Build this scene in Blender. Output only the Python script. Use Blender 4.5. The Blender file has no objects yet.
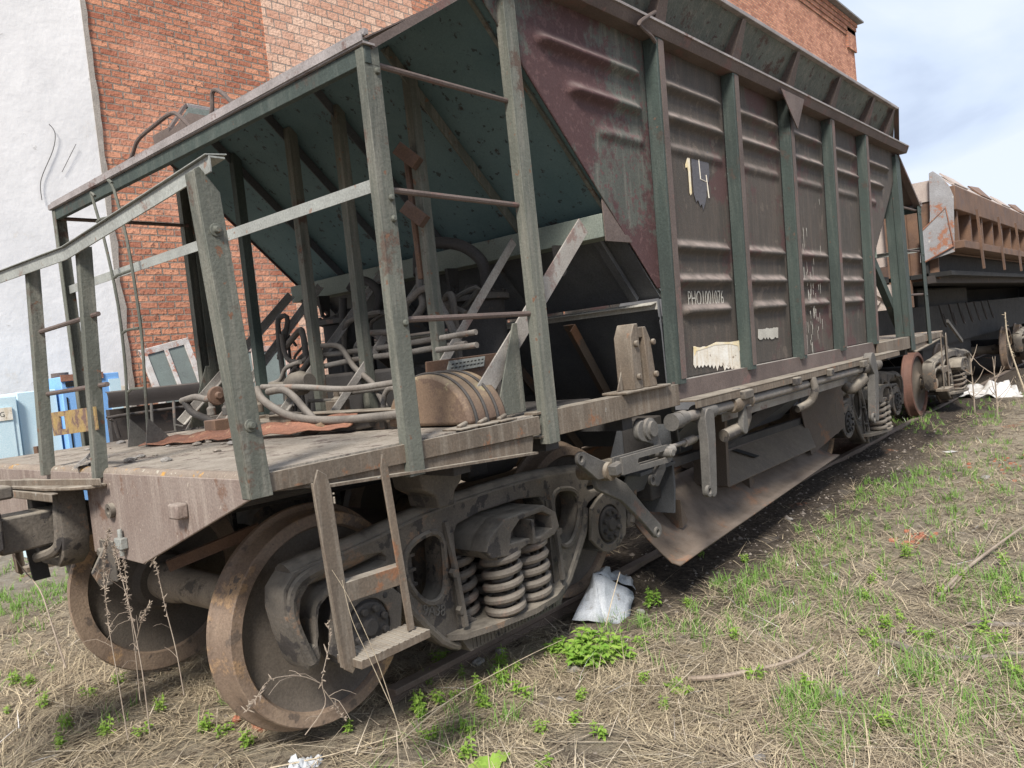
import bpy, bmesh, math, random
import numpy as np
from mathutils import Vector, Matrix, noise as mnoise
random.seed(7); rng = np.random.default_rng(7)
R_ = math.radians
# ------------------------------------------------------------------ camera
scene = bpy.context.scene
FPX = 783.145
CAM = np.array([-2.01585, -3.81745, 1.56138])
RM = np.array([[0.64534377, -0.75646971, -0.10623085],
               [-0.09902334, 0.05504882, -0.99356127],
               [0.75744689, 0.65170791, -0.03938275]])
cd = bpy.data.cameras.new('camera'); cam = bpy.data.objects.new('camera', cd)
scene.collection.objects.link(cam); scene.camera = cam
cd.sensor_width = 36; cd.lens = 36 * FPX / 1024; cd.clip_start = .05; cd.clip_end = 2000
cam.matrix_world = Matrix(((RM[0][0], -RM[1][0], -RM[2][0], CAM[0]), (RM[0][1], -RM[1][1], -RM[2][1], CAM[1]),
                           (RM[0][2], -RM[1][2], -RM[2][2], CAM[2]), (0, 0, 0, 1)))
# ------------------------------------------------------------------ world + sun
w = bpy.data.worlds.new('World'); scene.world = w; w.use_nodes = True
nt = w.node_tree; nt.nodes.clear(); N = nt.nodes.new; L = nt.links.new
out = N('ShaderNodeOutputWorld'); bg = N('ShaderNodeBackground'); bg.inputs[1].default_value = .1
sky = N('ShaderNodeTexSky'); sky.sky_type = 'NISHITA'; sky.sun_disc = False
SUN_EL, SUN_AZ = R_(46), R_(240)      # azimuth of the sun measured from +Y clockwise
sky.sun_elevation = SUN_EL; sky.sun_rotation = SUN_AZ; sky.air_density = 1.2; sky.dust_density = 2
tc = N('ShaderNodeTexCoord'); mp = N('ShaderNodeMapping'); mp.inputs['Scale'].default_value = (1.0, 1.0, 2.6)
mp.inputs['Location'].default_value = (.35, .2, .1)
n1 = N('ShaderNodeTexNoise'); n1.inputs['Scale'].default_value = 2.6; n1.inputs['Detail'].default_value = 6; n1.inputs['Roughness'].default_value = .5
n1.inputs['Distortion'].default_value = .3
cr = N('ShaderNodeValToRGB'); cr.color_ramp.elements[0].position = .36; cr.color_ramp.elements[1].position = .62
cr.color_ramp.elements[0].color = (2.75, 3.25, 4.35, 1); cr.color_ramp.elements[1].color = (4.75, 5.2, 6.0, 1)
e = cr.color_ramp.elements.new(.50); e.color = (4.0, 4.6, 5.65, 1)
mx = N('ShaderNodeMixRGB'); mx.inputs[0].default_value = .95
L(tc.outputs['Generated'], mp.inputs[0]); L(mp.outputs[0], n1.inputs['Vector']); L(n1.outputs[0], cr.inputs[0])
L(sky.outputs[0], mx.inputs[1]); L(cr.outputs[0], mx.inputs[2]); L(mx.outputs[0], bg.inputs[0]); L(bg.outputs[0], out.inputs[0])
sd = bpy.data.lights.new('sun', 'SUN'); sd.energy = 3.2; sd.angle = R_(12); sd.color = (1, .95, .87)
so = bpy.data.objects.new('sun', sd); scene.collection.objects.link(so)
sdir = Vector((math.sin(SUN_AZ) * math.cos(SUN_EL), math.cos(SUN_AZ) * math.cos(SUN_EL), math.sin(SUN_EL)))
so.rotation_euler = sdir.to_track_quat('Z', 'Y').to_euler(); so.location = (0, 0, 30)
scene.view_settings.view_transform = 'Standard'; scene.view_settings.look = 'None'
scene.view_settings.exposure = .88; scene.view_settings.gamma = 1
scene.render.resolution_x = 1024; scene.render.resolution_y = 768

# ------------------------------------------------------------------ helpers
def at(u, v, ax, val):
    """point of the place seen at a photo pixel, on the plane ax = val"""
    d = np.array([(u - 512) / FPX, (v - 384) / FPX, 1]) @ RM
    i = 'xyz'.index(ax)
    return tuple(float(q) for q in CAM + d * (val - CAM[i]) / d[i])
def V(*a): return Vector(a if len(a) > 1 else a[0])

def mk(name, a, b=None, ns=3.0, patch=None, pscale=4, pth=.55, streak=None, dust=0, dustc=(.26, .22, .18), rough=.75, bump=.25, bscale=60,
       metal=0, patch2=None, p2scale=12, p2th=.62, fine=.35):
    m = bpy.data.materials.new(name); m.use_nodes = True; t = m.node_tree; t.nodes.clear(); N = t.nodes.new; L = t.links.new
    o = N('ShaderNodeOutputMaterial'); p = N('ShaderNodeBsdfPrincipled'); L(p.outputs[0], o.inputs[0])
    tc = N('ShaderNodeTexCoord'); mp = N('ShaderNodeMapping'); L(tc.outputs['Object'], mp.inputs[0])
    b = b or tuple(c * .6 for c in a)
    def nz(scale, det=5, vec=None, rg=.6):
        n = N('ShaderNodeTexNoise'); n.inputs['Scale'].default_value = scale; n.inputs['Detail'].default_value = det; n.inputs['Roughness'].default_value = rg
        L((vec or mp).outputs[0], n.inputs['Vector']); return n
    def mix(f, c1, c2, mode='MIX'):
        x = N('ShaderNodeMixRGB'); x.blend_type = mode
        for i, q in ((0, f), (1, c1), (2, c2)):
            if hasattr(q, 'is_output'): L(q, x.inputs[i])
            elif i == 0: x.inputs[0].default_value = q
            else: x.inputs[i].default_value = (*q, 1)
        return x.outputs[0]
    def ramp(src, lo, hi):
        x = N('ShaderNodeMapRange'); x.inputs[1].default_value = lo; x.inputs[2].default_value = hi; L(src, x.inputs[0]); return x.outputs[0]
    base = mix(ramp(nz(ns).outputs[0], .35, .65), a, b)
    if streak:
        ms = N('ShaderNodeMapping'); ms.inputs['Scale'].default_value = (14, 14, 1.1); L(tc.outputs['Object'], ms.inputs[0])
        base = mix(ramp(nz(1.6, 6, ms, .7).outputs[0], .48, .72), base, streak)
    if patch: base = mix(ramp(nz(pscale, 8, None, .72).outputs[0], pth, pth + .05), base, patch)
    if patch2: base = mix(ramp(nz(p2scale, 6, None, .6).outputs[0], p2th, p2th + .03), base, patch2)
    fn = nz(110, 4)
    base = mix(fine, base, mix(ramp(fn.outputs[0], .3, .7), (.25, .25, .25), (.85, .85, .85)), 'OVERLAY')
    if dust:
        g = N('ShaderNodeNewGeometry'); s = N('ShaderNodeSeparateXYZ'); L(g.outputs['Normal'], s.inputs[0])
        mm = N('ShaderNodeMath'); mm.operation = 'MULTIPLY'; L(ramp(s.outputs[2], .15, .9), mm.inputs[0]); mm.inputs[1].default_value = dust
        m2 = N('ShaderNodeMath'); m2.operation = 'MULTIPLY'; L(mm.outputs[0], m2.inputs[0]); L(ramp(nz(9).outputs[0], .25, .6), m2.inputs[1])
        base = mix(m2.outputs[0], base, dustc)
    L(base, p.inputs['Base Color']); p.inputs['Metallic'].default_value = metal
    rr = N('ShaderNodeMapRange'); L(nz(14).outputs[0], rr.inputs[0]); rr.inputs[3].default_value = rough - .15; rr.inputs[4].default_value = min(1, rough + .15)
    L(rr.outputs[0], p.inputs['Roughness']); p.inputs['Specular IOR Level'].default_value = .35
    bm = N('ShaderNodeBump'); bm.inputs['Strength'].default_value = bump; bm.inputs['Distance'].default_value = .01
    L(nz(bscale, 6).outputs[0], bm.inputs['Height']); L(bm.outputs[0], p.inputs['Normal'])
    return m

M = {}
M['green'] = mk('green_grey_paint', (.125, .13, .108), (.08, .083, .07), ns=1.7, patch=(.09, .062, .048), pth=.575, pscale=3.5, streak=(.2, .19, .16), patch2=(.15, .08, .05), p2scale=17, p2th=.65, bump=.35, fine=.25)
M['dgreen'] = mk('dark_green_paint', (.052, .07, .062), (.036, .046, .042), ns=1.5, patch=(.06, .05, .042), pth=.6, pscale=3, streak=(.075, .088, .078), patch2=(.12, .07, .05), p2scale=15, p2th=.67)
M['teal'] = mk('teal_underside', (.10, .155, .165), (.07, .12, .13), ns=1.4, patch=(.04, .034, .034), pscale=8, pth=.60, patch2=(.035, .045, .048), p2scale=22, p2th=.62, bump=.15, fine=.2)
M['band'] = mk('pale_green_beam', (.19, .21, .18), (.14, .165, .145), patch=(.1, .075, .06), pth=.62)
M['panel'] = mk('weathered_side_sheet', (.075, .062, .052), (.056, .050, .043), ns=1.1, streak=(.105, .082, .068), patch=(.08, .045, .042), pscale=1.6, pth=.54, patch2=(.11, .09, .075), p2scale=7, p2th=.62, dust=.95, dustc=(.33, .27, .24), bump=.3, bscale=90)
M['panel_red'] = mk('maroon_flaked_sheet', (.085, .092, .078), (.065, .068, .06), ns=1.0, patch=(.07, .036, .036), pscale=1.5, pth=.46, patch2=(.10, .055, .053), p2scale=26, p2th=.57, dust=.6, dustc=(.27, .22, .2), streak=(.15, .14, .12))
M['ribedge'] = mk('brown_flange', (.13, .10, .088), (.09, .068, .06), patch=(.14, .085, .075), pth=.56)
M['sill'] = mk('rusty_grimy_sill', (.15, .115, .085), (.1, .08, .062), patch=(.2, .10, .055), pth=.6, streak=(.21, .18, .145), dust=.9, dustc=(.32, .285, .235), patch2=(.25, .24, .22), p2scale=10, p2th=.7)
M['lichen'] = mk('lichened_edge', (.25, .205, .165), (.19, .15, .12), ns=5, patch=(.42, .23, .06), pscale=14, pth=.6, patch2=(.36, .33, .27), p2scale=40, p2th=.62)
M['pale_edge'] = mk('pale_flange_edge', (.3, .27, .265), (.2, .18, .175), ns=5, patch=(.16, .11, .1), pth=.58)
M['endplate'] = mk('pale_rusty_end_plate', (.235, .19, .165), (.18, .135, .115), streak=(.3, .25, .215), patch=(.16, .1, .075), pth=.6, dust=.6, dustc=(.33, .29, .25), patch2=(.36, .31, .26), p2scale=45, p2th=.66)
M['deck'] = mk('dirty_deck', (.33, .29, .245), (.22, .19, .155), ns=5, patch=(.13, .1, .085), pth=.55, pscale=9, bump=.8, bscale=40, patch2=(.32, .28, .24), p2scale=30, p2th=.6)
M['cast'] = mk('grimy_cast_steel', (.125, .107, .088), (.078, .069, .06), ns=4, patch=(.17, .115, .08), pth=.58, pscale=6, patch2=(.045, .04, .038), p2scale=9, p2th=.56, dust=1.0, dustc=(.3, .265, .215), bump=.4, bscale=45)
M['dark'] = mk('black_grime', (.05, .046, .044), (.032, .03, .029), ns=4, patch=(.07, .05, .035), pth=.64, dust=.4, dustc=(.14, .12, .105))
M['dsheet'] = mk('dark_lower_sheet', (.09, .094, .1), (.06, .062, .068), ns=2.5, patch=(.09, .055, .035), pscale=3, pth=.62, dust=.3, dustc=(.12, .1, .09))
M['tread'] = mk('worn_wheel_rim', (.27, .2, .145), (.15, .105, .08), ns=3, patch=(.36, .235, .135), pscale=3, pth=.54, patch2=(.13, .1, .08), p2scale=12, p2th=.6, bump=.35, rough=.6)
M['disc'] = mk('wheel_disc_grime', (.12, .1, .082), (.085, .072, .06), ns=3, patch=(.08, .066, .056), pth=.56, dust=.5, dustc=(.2, .16, .13))
M['rustwheel'] = mk('rust_red_wheel', (.15, .075, .055), (.10, .055, .042), ns=5)
M['axle'] = mk('axle_steel', (.3, .245, .185), (.2, .16, .12), ns=5, patch=(.09, .075, .06), pth=.55)
M['spring'] = mk('spring_steel', (.15, .128, .105), (.1, .085, .072), ns=8, patch=(.17, .125, .1), pth=.55, dust=.6, dustc=(.27, .24, .2))
M['lever'] = mk('grey_lever_steel', (.115, .108, .098), (.075, .07, .065), ns=6, patch=(.15, .105, .085), pth=.6, dust=.6, dustc=(.27, .24, .21))
M['greyrail'] = mk('bare_grey_rail', (.3, .31, .29), (.23, .235, .22), ns=6, patch=(.2, .15, .13), pth=.62, patch2=(.22, .16, .13), p2scale=22, p2th=.64, dust=.3)
M['paint_lt'] = mk('chalky_brace_paint', (.34, .32, .29), (.24, .215, .195), ns=5, patch=(.22, .16, .14), pth=.56)
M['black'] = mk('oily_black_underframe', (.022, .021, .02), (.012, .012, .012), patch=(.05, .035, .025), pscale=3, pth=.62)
M['trough'] = mk('scoured_trough', (.115, .085, .064), (.085, .068, .055), ns=1.6, patch=(.17, .088, .05), pscale=2.5, pth=.57, dust=.4, dustc=(.25, .2, .16))
M['trough2'] = mk('pale_scoured_plate', (.13, .108, .083), (.098, .082, .066), ns=2, streak=(.16, .13, .1))
M['drum'] = mk('ochre_rusty_drum', (.2, .14, .09), (.15, .1, .068), ns=4, patch=(.12, .08, .058), pscale=3, pth=.5, patch2=(.24, .2, .12), p2scale=9, p2th=.6, dust=.4, dustc=(.34, .28, .19))
M['hose'] = mk('old_rubber_hose', (.15, .13, .11), (.09, .08, .072), ns=6, dust=.6, dustc=(.3, .27, .24))
M['pipe'] = mk('weathered_pipe', (.2, .185, .165), (.14, .12, .105), ns=6, patch=(.2, .12, .085), pth=.58, dust=.5, dustc=(.34, .31, .28))
M['rust'] = mk('orange_rust_plate', (.3, .14, .09), (.2, .1, .07), ns=8, patch=(.38, .24, .15), pscale=10, pth=.58, bump=.8)
M['rustbrown'] = mk('brown_rust', (.165, .095, .06), (.1, .062, .045), ns=3, patch=(.12, .08, .065), pth=.56, dust=.6, dustc=(.3, .21, .17))
M['rustpale'] = mk('grey_flaked_steel', (.3, .3, .31), (.22, .21, .21), ns=3, patch=(.28, .13, .08), pscale=3, pth=.56, patch2=(.45, .42, .38), p2scale=16, p2th=.66)
M['palebox'] = mk('pale_dusty_sheet', (.42, .36, .32), (.34, .28, .25), ns=4)
M['white'] = mk('peeling_white_paint', (.78, .75, .68), (.66, .6, .5), ns=9, fine=.15, streak=(.55, .45, .32), patch=(.22, .17, .13), pscale=18, pth=.6)
M['whitey'] = mk('yellowed_paint', (.72, .58, .33), (.78, .72, .6), ns=9, fine=.15)
M['whitebar'] = mk('dusty_white_angle', (.45, .43, .38), (.36, .34, .3), ns=6, patch=(.25, .2, .16), pth=.62)
M['bluepatch'] = mk('blue_grey_overpaint', (.1, .098, .108), (.082, .08, .09), ns=5)
M['yellow'] = mk('worn_yellow_plate', (.32, .22, .08), (.22, .15, .09), ns=12, patch=(.14, .085, .07), pth=.52, pscale=12)
M['cabblue'] = mk('flaking_blue_paint', (.22, .42, .75), (.17, .35, .66), ns=2, patch=(.32, .16, .09), pscale=3.2, pth=.62, patch2=(.6, .62, .66), p2scale=10, p2th=.66)
M['cablight'] = mk('pale_blue_paint', (.55, .7, .76), (.48, .64, .72), ns=2, patch=(.42, .24, .16), pscale=2.6, pth=.66)
M['blackgap'] = mk('black_gap', (.01, .01, .01), (.01, .01, .01))
M['oldwood'] = mk('peeling_window_wood', (.6, .58, .56), (.45, .4, .37), ns=8, patch=(.4, .2, .15), pscale=6, pth=.55)
M['redwood'] = mk('faded_red_wood', (.4, .22, .18), (.52, .44, .4), ns=6)
M['machine'] = mk('black_brown_machine', (.05, .042, .038), (.04, .034, .032), ns=4, patch=(.1, .065, .05), pth=.6, dust=.5, dustc=(.16, .14, .12))
M['metalsheet'] = mk('bleached_sheet_metal', (.5, .52, .54), (.4, .42, .45), ns=6, patch=(.26, .23, .2), pscale=9, pth=.6, rough=.5, bump=.1)
M['tarp'] = mk('white_torn_tarp', (.62, .61, .6), (.42, .4, .38), ns=4, fine=.2, patch=(.3, .25, .2), pscale=5, pth=.58)
M['twig'] = mk('dead_twig', (.33, .27, .21), (.23, .18, .14), ns=8)
M['paletwig'] = mk('bleached_stalk', (.5, .42, .3), (.4, .33, .24), ns=8)
M['drift'] = mk('grey_dead_wood', (.24, .205, .175), (.13, .11, .095), ns=12, bump=.8)
M['stone'] = mk('grey_stone', (.3, .28, .26), (.2, .185, .17), ns=8, bump=.8)
M['brickfrag'] = mk('broken_red_brick', (.42, .17, .1), (.33, .12, .075), ns=10, bump=.8)
M['board'] = mk('streaked_top_board', (.115, .13, .115), (.08, .092, .083), ns=2, streak=(.17, .165, .145), patch=(.07, .045, .038), pscale=3, pth=.56, patch2=(.06, .04, .036), p2scale=18, p2th=.62)
M['rail'] = mk('rusted_rail', (.17, .125, .1), (.12, .09, .07), ns=5, dust=.5)
M['sleeper'] = mk('old_sleeper', (.09, .075, .06), (.06, .05, .042), ns=6, bump=1)

class MB:
    def __init__(s, T=None): s.v = []; s.f = []; s.T = T
    def add(s, vs, fs):
        n = len(s.v)
        s.v += [tuple(s.T(*p)) if s.T else tuple(p) for p in vs]; s.f += [tuple(i + n for i in f) for f in fs]; return s
    def box(s, x0, x1, y0, y1, z0, z1):
        return s.add([(x0, y0, z0), (x1, y0, z0), (x1, y1, z0), (x0, y1, z0), (x0, y0, z1), (x1, y0, z1), (x1, y1, z1), (x0, y1, z1)],
                     [(0, 3, 2, 1), (4, 5, 6, 7), (0, 1, 5, 4), (1, 2, 6, 5), (2, 3, 7, 6), (3, 0, 4, 7)])
    def bar(s, p, q, wd, h, up=(0, 0, 1)):
        p, q = V(p), V(q); d = (q - p).normalized(); sd = d.cross(V(up)).normalized() * wd / 2; u = sd.cross(d).normalized() * h / 2
        vs = [a + x * sd + y * u for a in (p, q) for x, y in ((-1, -1), (1, -1), (1, 1), (-1, 1))]
        return s.add(vs, [(0, 1, 2, 3), (7, 6, 5, 4), (0, 4, 5, 1), (1, 5, 6, 2), (2, 6, 7, 3), (3, 7, 4, 0)])
    def ell(s, p, q, u, v, a, b, t):
        """L section swept p->q; leg a along u, leg b along v, thickness t"""
        u, v = V(u).normalized(), V(v).normalized()
        pr = [(0, 0), (a, 0), (a, t), (t, t), (t, b), (0, b)]
        vs = [V(e_) + x * u + y * v for e_ in (p, q) for x, y in pr]; n = 6
        return s.add(vs, [tuple(range(n)), tuple(range(2 * n - 1, n - 1, -1))] + [(i, (i + 1) % n, (i + 1) % n + n, i + n) for i in range(n)])
    def tube(s, pts, r, n=8, smooth=0):
        P = [V(p) for p in pts]
        if smooth and len(P) > 2:
            Q = []
            for i in range(len(P) - 1):
                a, b, c, d = P[max(i - 1, 0)], P[i], P[i + 1], P[min(i + 2, len(P) - 1)]
                for k in range(smooth):
                    t = k / smooth
                    Q.append(.5 * ((2 * b) + (c - a) * t + (2 * a - 5 * b + 4 * c - d) * t * t + (3 * b - a - 3 * c + d) * t ** 3))
            P = Q + [P[-1]]
        m = len(P); rr = r if isinstance(r, (list, tuple)) else [r] * m
        if len(rr) != m: rr = [float(np.interp(i / (m - 1), np.linspace(0, 1, len(rr)), rr)) for i in range(m)]
        vs = []; nrm = None
        for i, p in enumerate(P):
            d = (P[min(i + 1, m - 1)] - P[max(i - 1, 0)]).normalized()
            if nrm is None: nrm = d.orthogonal().normalized()
            nrm = (nrm - d * nrm.dot(d)).normalized(); bn = d.cross(nrm)
            vs += [p + rr[i] * (math.cos(2 * math.pi * k / n) * nrm + math.sin(2 * math.pi * k / n) * bn) for k in range(n)]
        fs = [(i * n + k, i * n + (k + 1) % n, (i + 1) * n + (k + 1) % n, (i + 1) * n + k) for i in range(m - 1) for k in range(n)]
        return s.add(vs, fs + [tuple(range(n))[::-1], tuple(range((m - 1) * n, m * n))])
    def lathe(s, c, ax, prof, n=48, closed=False):
        """prof: list of (t along axis, radius)"""
        c = V(c); ax = V(ax).normalized(); a = ax.orthogonal().normalized(); b = ax.cross(a); m = len(prof)
        vs = [c + ax * t + r * (math.cos(2 * math.pi * k / n) * a + math.sin(2 * math.pi * k / n) * b) for t, r in prof for k in range(n)]
        fs = [(i * n + k, i * n + (k + 1) % n, (i + 1) % m * n + (k + 1) % n, (i + 1) % m * n + k) for i in range(m if closed else m - 1) for k in range(n)]
        if not closed: fs += [tuple(range(n))[::-1], tuple(range((m - 1) * n, m * n))]
        return s.add(vs, fs)
    def prism(s, poly, f, t0, t1):
        n = len(poly); vs = [f(a, b, t) for t in (t0, t1) for a, b in poly]
        return s.add(vs, [tuple(range(n))[::-1], tuple(range(n, 2 * n))] + [(i, (i + 1) % n, (i + 1) % n + n, i + n) for i in range(n)])
    def xz(s, poly, y0, y1): return s.prism(poly, lambda a, b, t: (a, t, b), y0, y1)
    def yz(s, poly, x0, x1): return s.prism(poly, lambda a, b, t: (t, a, b), x0, x1)
    def xy(s, poly, z0, z1): return s.prism(poly, lambda a, b, t: (a, b, t), z0, z1)
    def slab(s, q, t):
        """quad (or polygon) of 3-D corners given thickness t along its normal"""
        q = [V(p) for p in q]; nn = (q[1] - q[0]).cross(q[2] - q[0]).normalized() * t; n = len(q)
        return s.add(q + [p + nn for p in q], [tuple(range(n))[::-1], tuple(range(n, 2 * n))] + [(i, (i + 1) % n, (i + 1) % n + n, i + n) for i in range(n)])
    def holed(s, outer, holes, f, t0, t1, bev=0, text=None):
        cu = bpy.data.curves.new('tmp', 'CURVE'); cu.dimensions = '2D'; cu.fill_mode = 'BOTH'
        for pl in [outer] + holes:
            sp = cu.splines.new('POLY'); sp.points.add(len(pl) - 1); sp.use_cyclic_u = True
            for k, (a, b) in enumerate(pl): sp.points[k].co = (a, b, 0, 1)
        cu.extrude = abs(t1 - t0) / 2 - bev; cu.bevel_depth = bev; cu.bevel_resolution = 1; cu.offset = -bev
        ob = bpy.data.objects.new('tmp', cu); me = bpy.data.meshes.new_from_object(ob)
        mid = (t0 + t1) / 2
        s.add([f(v.co.x, v.co.y, mid + v.co.z) for v in me.vertices], [tuple(p.vertices) for p in me.polygons])
        bpy.data.objects.remove(ob); bpy.data.curves.remove(cu); bpy.data.meshes.remove(me); return s
    def text(s, body, size, f, ext=.001, align='CENTER'):
        cu = bpy.data.curves.new('tmp', 'FONT'); cu.body = body; cu.size = size; cu.extrude = ext; cu.align_x = align; cu.offset = -size * .01; cu.resolution_u = 3
        ob = bpy.data.objects.new('tmp', cu); me = bpy.data.meshes.new_from_object(ob)
        s.add([f(v.co.x, v.co.y, v.co.z) for v in me.vertices], [tuple(p.vertices) for p in me.polygons])
        bpy.data.objects.remove(ob); bpy.data.curves.remove(cu); bpy.data.meshes.remove(me); return s
    def build(s, name, mat, parent=None, bevel=0, smooth=True, ang=38, recalc=True, jit=0):
        me = bpy.data.meshes.new(name); me.from_pydata(s.v, [], s.f)
        if recalc:
            b = bmesh.new(); b.from_mesh(me); bmesh.ops.recalc_face_normals(b, faces=b.faces); b.to_mesh(me); b.free()
        for mt in (mat if isinstance(mat, list) else [mat]): me.materials.append(M[mt] if isinstance(mt, str) else mt)
        if smooth:
            me.polygons.foreach_set('use_smooth', [True] * len(me.polygons)); me.set_sharp_from_angle(angle=R_(ang))
        o = bpy.data.objects.new(name, me); scene.collection.objects.link(o)
        if parent: par(o, parent)
        if bevel:
            bv = o.modifiers.new('bevel', 'BEVEL'); bv.width = bevel; bv.segments = 2; bv.limit_method = 'ANGLE'; bv.angle_limit = R_(40)
        return o
def par(o, p):
    o.parent = p
    if p.type == 'EMPTY' and o.type != 'EMPTY': o.matrix_parent_inverse = Matrix.LocRotScale(p.location, p.rotation_euler, p.scale).inverted()
def tag(o, label=None, cat=None, group=None, kind=None):
    for k, v in (('label', label), ('category', cat), ('group', group), ('kind', kind)):
        if v: o[k] = v
    return o
def empty(name, loc, label, cat, group=None):
    o = bpy.data.objects.new(name, None); scene.collection.objects.link(o); o.location = loc; return tag(o, label, cat, group)

# ------------------------------------------------------------------ ground
def fbm(x, y, s=1.0): return mnoise.noise(Vector((x * s, y * s, .37)))
def gz(x, y):
    z = -.10 - .05 * min(1, max(0, (y - 1) / 4)) + .03 * fbm(x, y, .8) + .014 * fbm(x, y, 3.1)
    z -= .04 * math.exp(-((y + 1.35) / .5) ** 2) * (1 if 1.8 < x < 9 else 0)
    z += .02 * min(1, max(0, (-y - 1.8)))
    if x > 2.4: z += .06 * math.exp(-((abs(y) - .8) / .45) ** 2)
    z += .022 * max(0, fbm(x + 31, y, 2.2)) * (1 if abs(y) > 1.2 or x < 0 else .3)
    if x < 2: z += .035 * math.exp(-(y / 1.3) ** 4)
    return z
def ground():
    xs = np.unique(np.round(np.concatenate([np.linspace(-60, -4, 20), np.arange(-4, 5, .07), np.arange(5, 16, .16), np.linspace(16, 60, 60), np.linspace(60, 600, 20)]), 4))
    ys = np.unique(np.round(np.concatenate([np.linspace(-400, -12, 24), np.arange(-12, -5, .4), np.arange(-5, 3, .07), np.arange(3, 9, .2), np.linspace(9, 300, 24)]), 4))
    vs = [(x, y, gz(x, y)) for y in ys for x in xs]; nx = len(xs)
    fs = [(j * nx + i, j * nx + i + 1, (j + 1) * nx + i + 1, (j + 1) * nx + i) for j in range(len(ys) - 1) for i in range(nx - 1)]
    m = bpy.data.materials.new('soil_and_thatch'); m.use_nodes = True; t = m.node_tree; N = t.nodes.new; L = t.links.new; p = t.nodes['Principled BSDF']
    tc = N('ShaderNodeTexCoord')
    def nz(sc, d=6, rg=.6, dist=0):
        n = N('ShaderNodeTexNoise'); n.inputs['Scale'].default_value = sc; n.inputs['Detail'].default_value = d; n.inputs['Roughness'].default_value = rg; n.inputs['Distortion'].default_value = dist
        L(tc.outputs['Object'], n.inputs['Vector']); return n.outputs[0]
    def rp(src, lo, hi, a=0, b=1):
        x = N('ShaderNodeMapRange'); L(src, x.inputs[0]); x.inputs[1].default_value = lo; x.inputs[2].default_value = hi; x.inputs[3].default_value = a; x.inputs[4].default_value = b; return x.outputs[0]
    def mix(f, a, b):
        x = N('ShaderNodeMixRGB'); L(f, x.inputs[0])
        for i, q in ((1, a), (2, b)):
            if hasattr(q, 'is_output'): L(q, x.inputs[i])
            else: x.inputs[i].default_value = (*q, 1)
        return x.outputs[0]
    c = mix(rp(nz(1.6), .35, .65), (.34, .285, .21), (.45, .385, .295))
    c = mix(rp(nz(9), .5, .62), c, (.13, .1, .075)); c = mix(rp(nz(2.3, 5), .56, .64), c, (.14, .11, .085))
    c = mix(rp(nz(26, 6, .75, 2.5), .5, .58), c, (.46, .39, .29)); c = mix(rp(nz(33, 6, .75, 3), .57, .62), c, (.13, .1, .07))
    c = mix(rp(nz(70, 4, .7), .6, .7), c, (.1, .08, .06))
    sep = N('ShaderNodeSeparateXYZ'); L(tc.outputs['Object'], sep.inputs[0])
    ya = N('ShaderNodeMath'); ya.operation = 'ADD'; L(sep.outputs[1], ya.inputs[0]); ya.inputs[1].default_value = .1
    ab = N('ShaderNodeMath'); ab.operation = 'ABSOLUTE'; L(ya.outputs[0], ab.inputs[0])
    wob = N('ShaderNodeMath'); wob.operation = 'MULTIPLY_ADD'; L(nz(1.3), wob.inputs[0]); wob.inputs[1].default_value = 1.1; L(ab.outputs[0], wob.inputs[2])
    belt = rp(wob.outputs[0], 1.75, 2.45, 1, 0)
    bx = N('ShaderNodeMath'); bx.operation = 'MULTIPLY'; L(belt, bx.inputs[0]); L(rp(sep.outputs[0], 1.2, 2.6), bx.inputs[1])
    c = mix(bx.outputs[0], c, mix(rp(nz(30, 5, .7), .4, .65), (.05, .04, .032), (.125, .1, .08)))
    far = rp(sep.outputs[1], 3.2, 4.6); c = mix(far, c, mix(rp(nz(12), .4, .6), (.38, .34, .28), (.3, .26, .21)))
    rb = N('ShaderNodeMath'); rb.operation = 'MULTIPLY'; L(rp(nz(1.1, 3), .66, .7), rb.inputs[0]); L(rp(nz(24, 4, .7), .45, .55), rb.inputs[1])
    c = mix(rb.outputs[0], c, (.42, .19, .11))
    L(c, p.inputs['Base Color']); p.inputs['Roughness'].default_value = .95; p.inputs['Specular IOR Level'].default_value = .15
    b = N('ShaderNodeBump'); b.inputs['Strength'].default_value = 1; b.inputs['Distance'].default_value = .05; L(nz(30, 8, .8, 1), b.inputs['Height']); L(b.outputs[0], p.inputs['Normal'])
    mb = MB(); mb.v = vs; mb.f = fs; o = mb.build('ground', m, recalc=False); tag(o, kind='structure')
ground()

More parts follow.
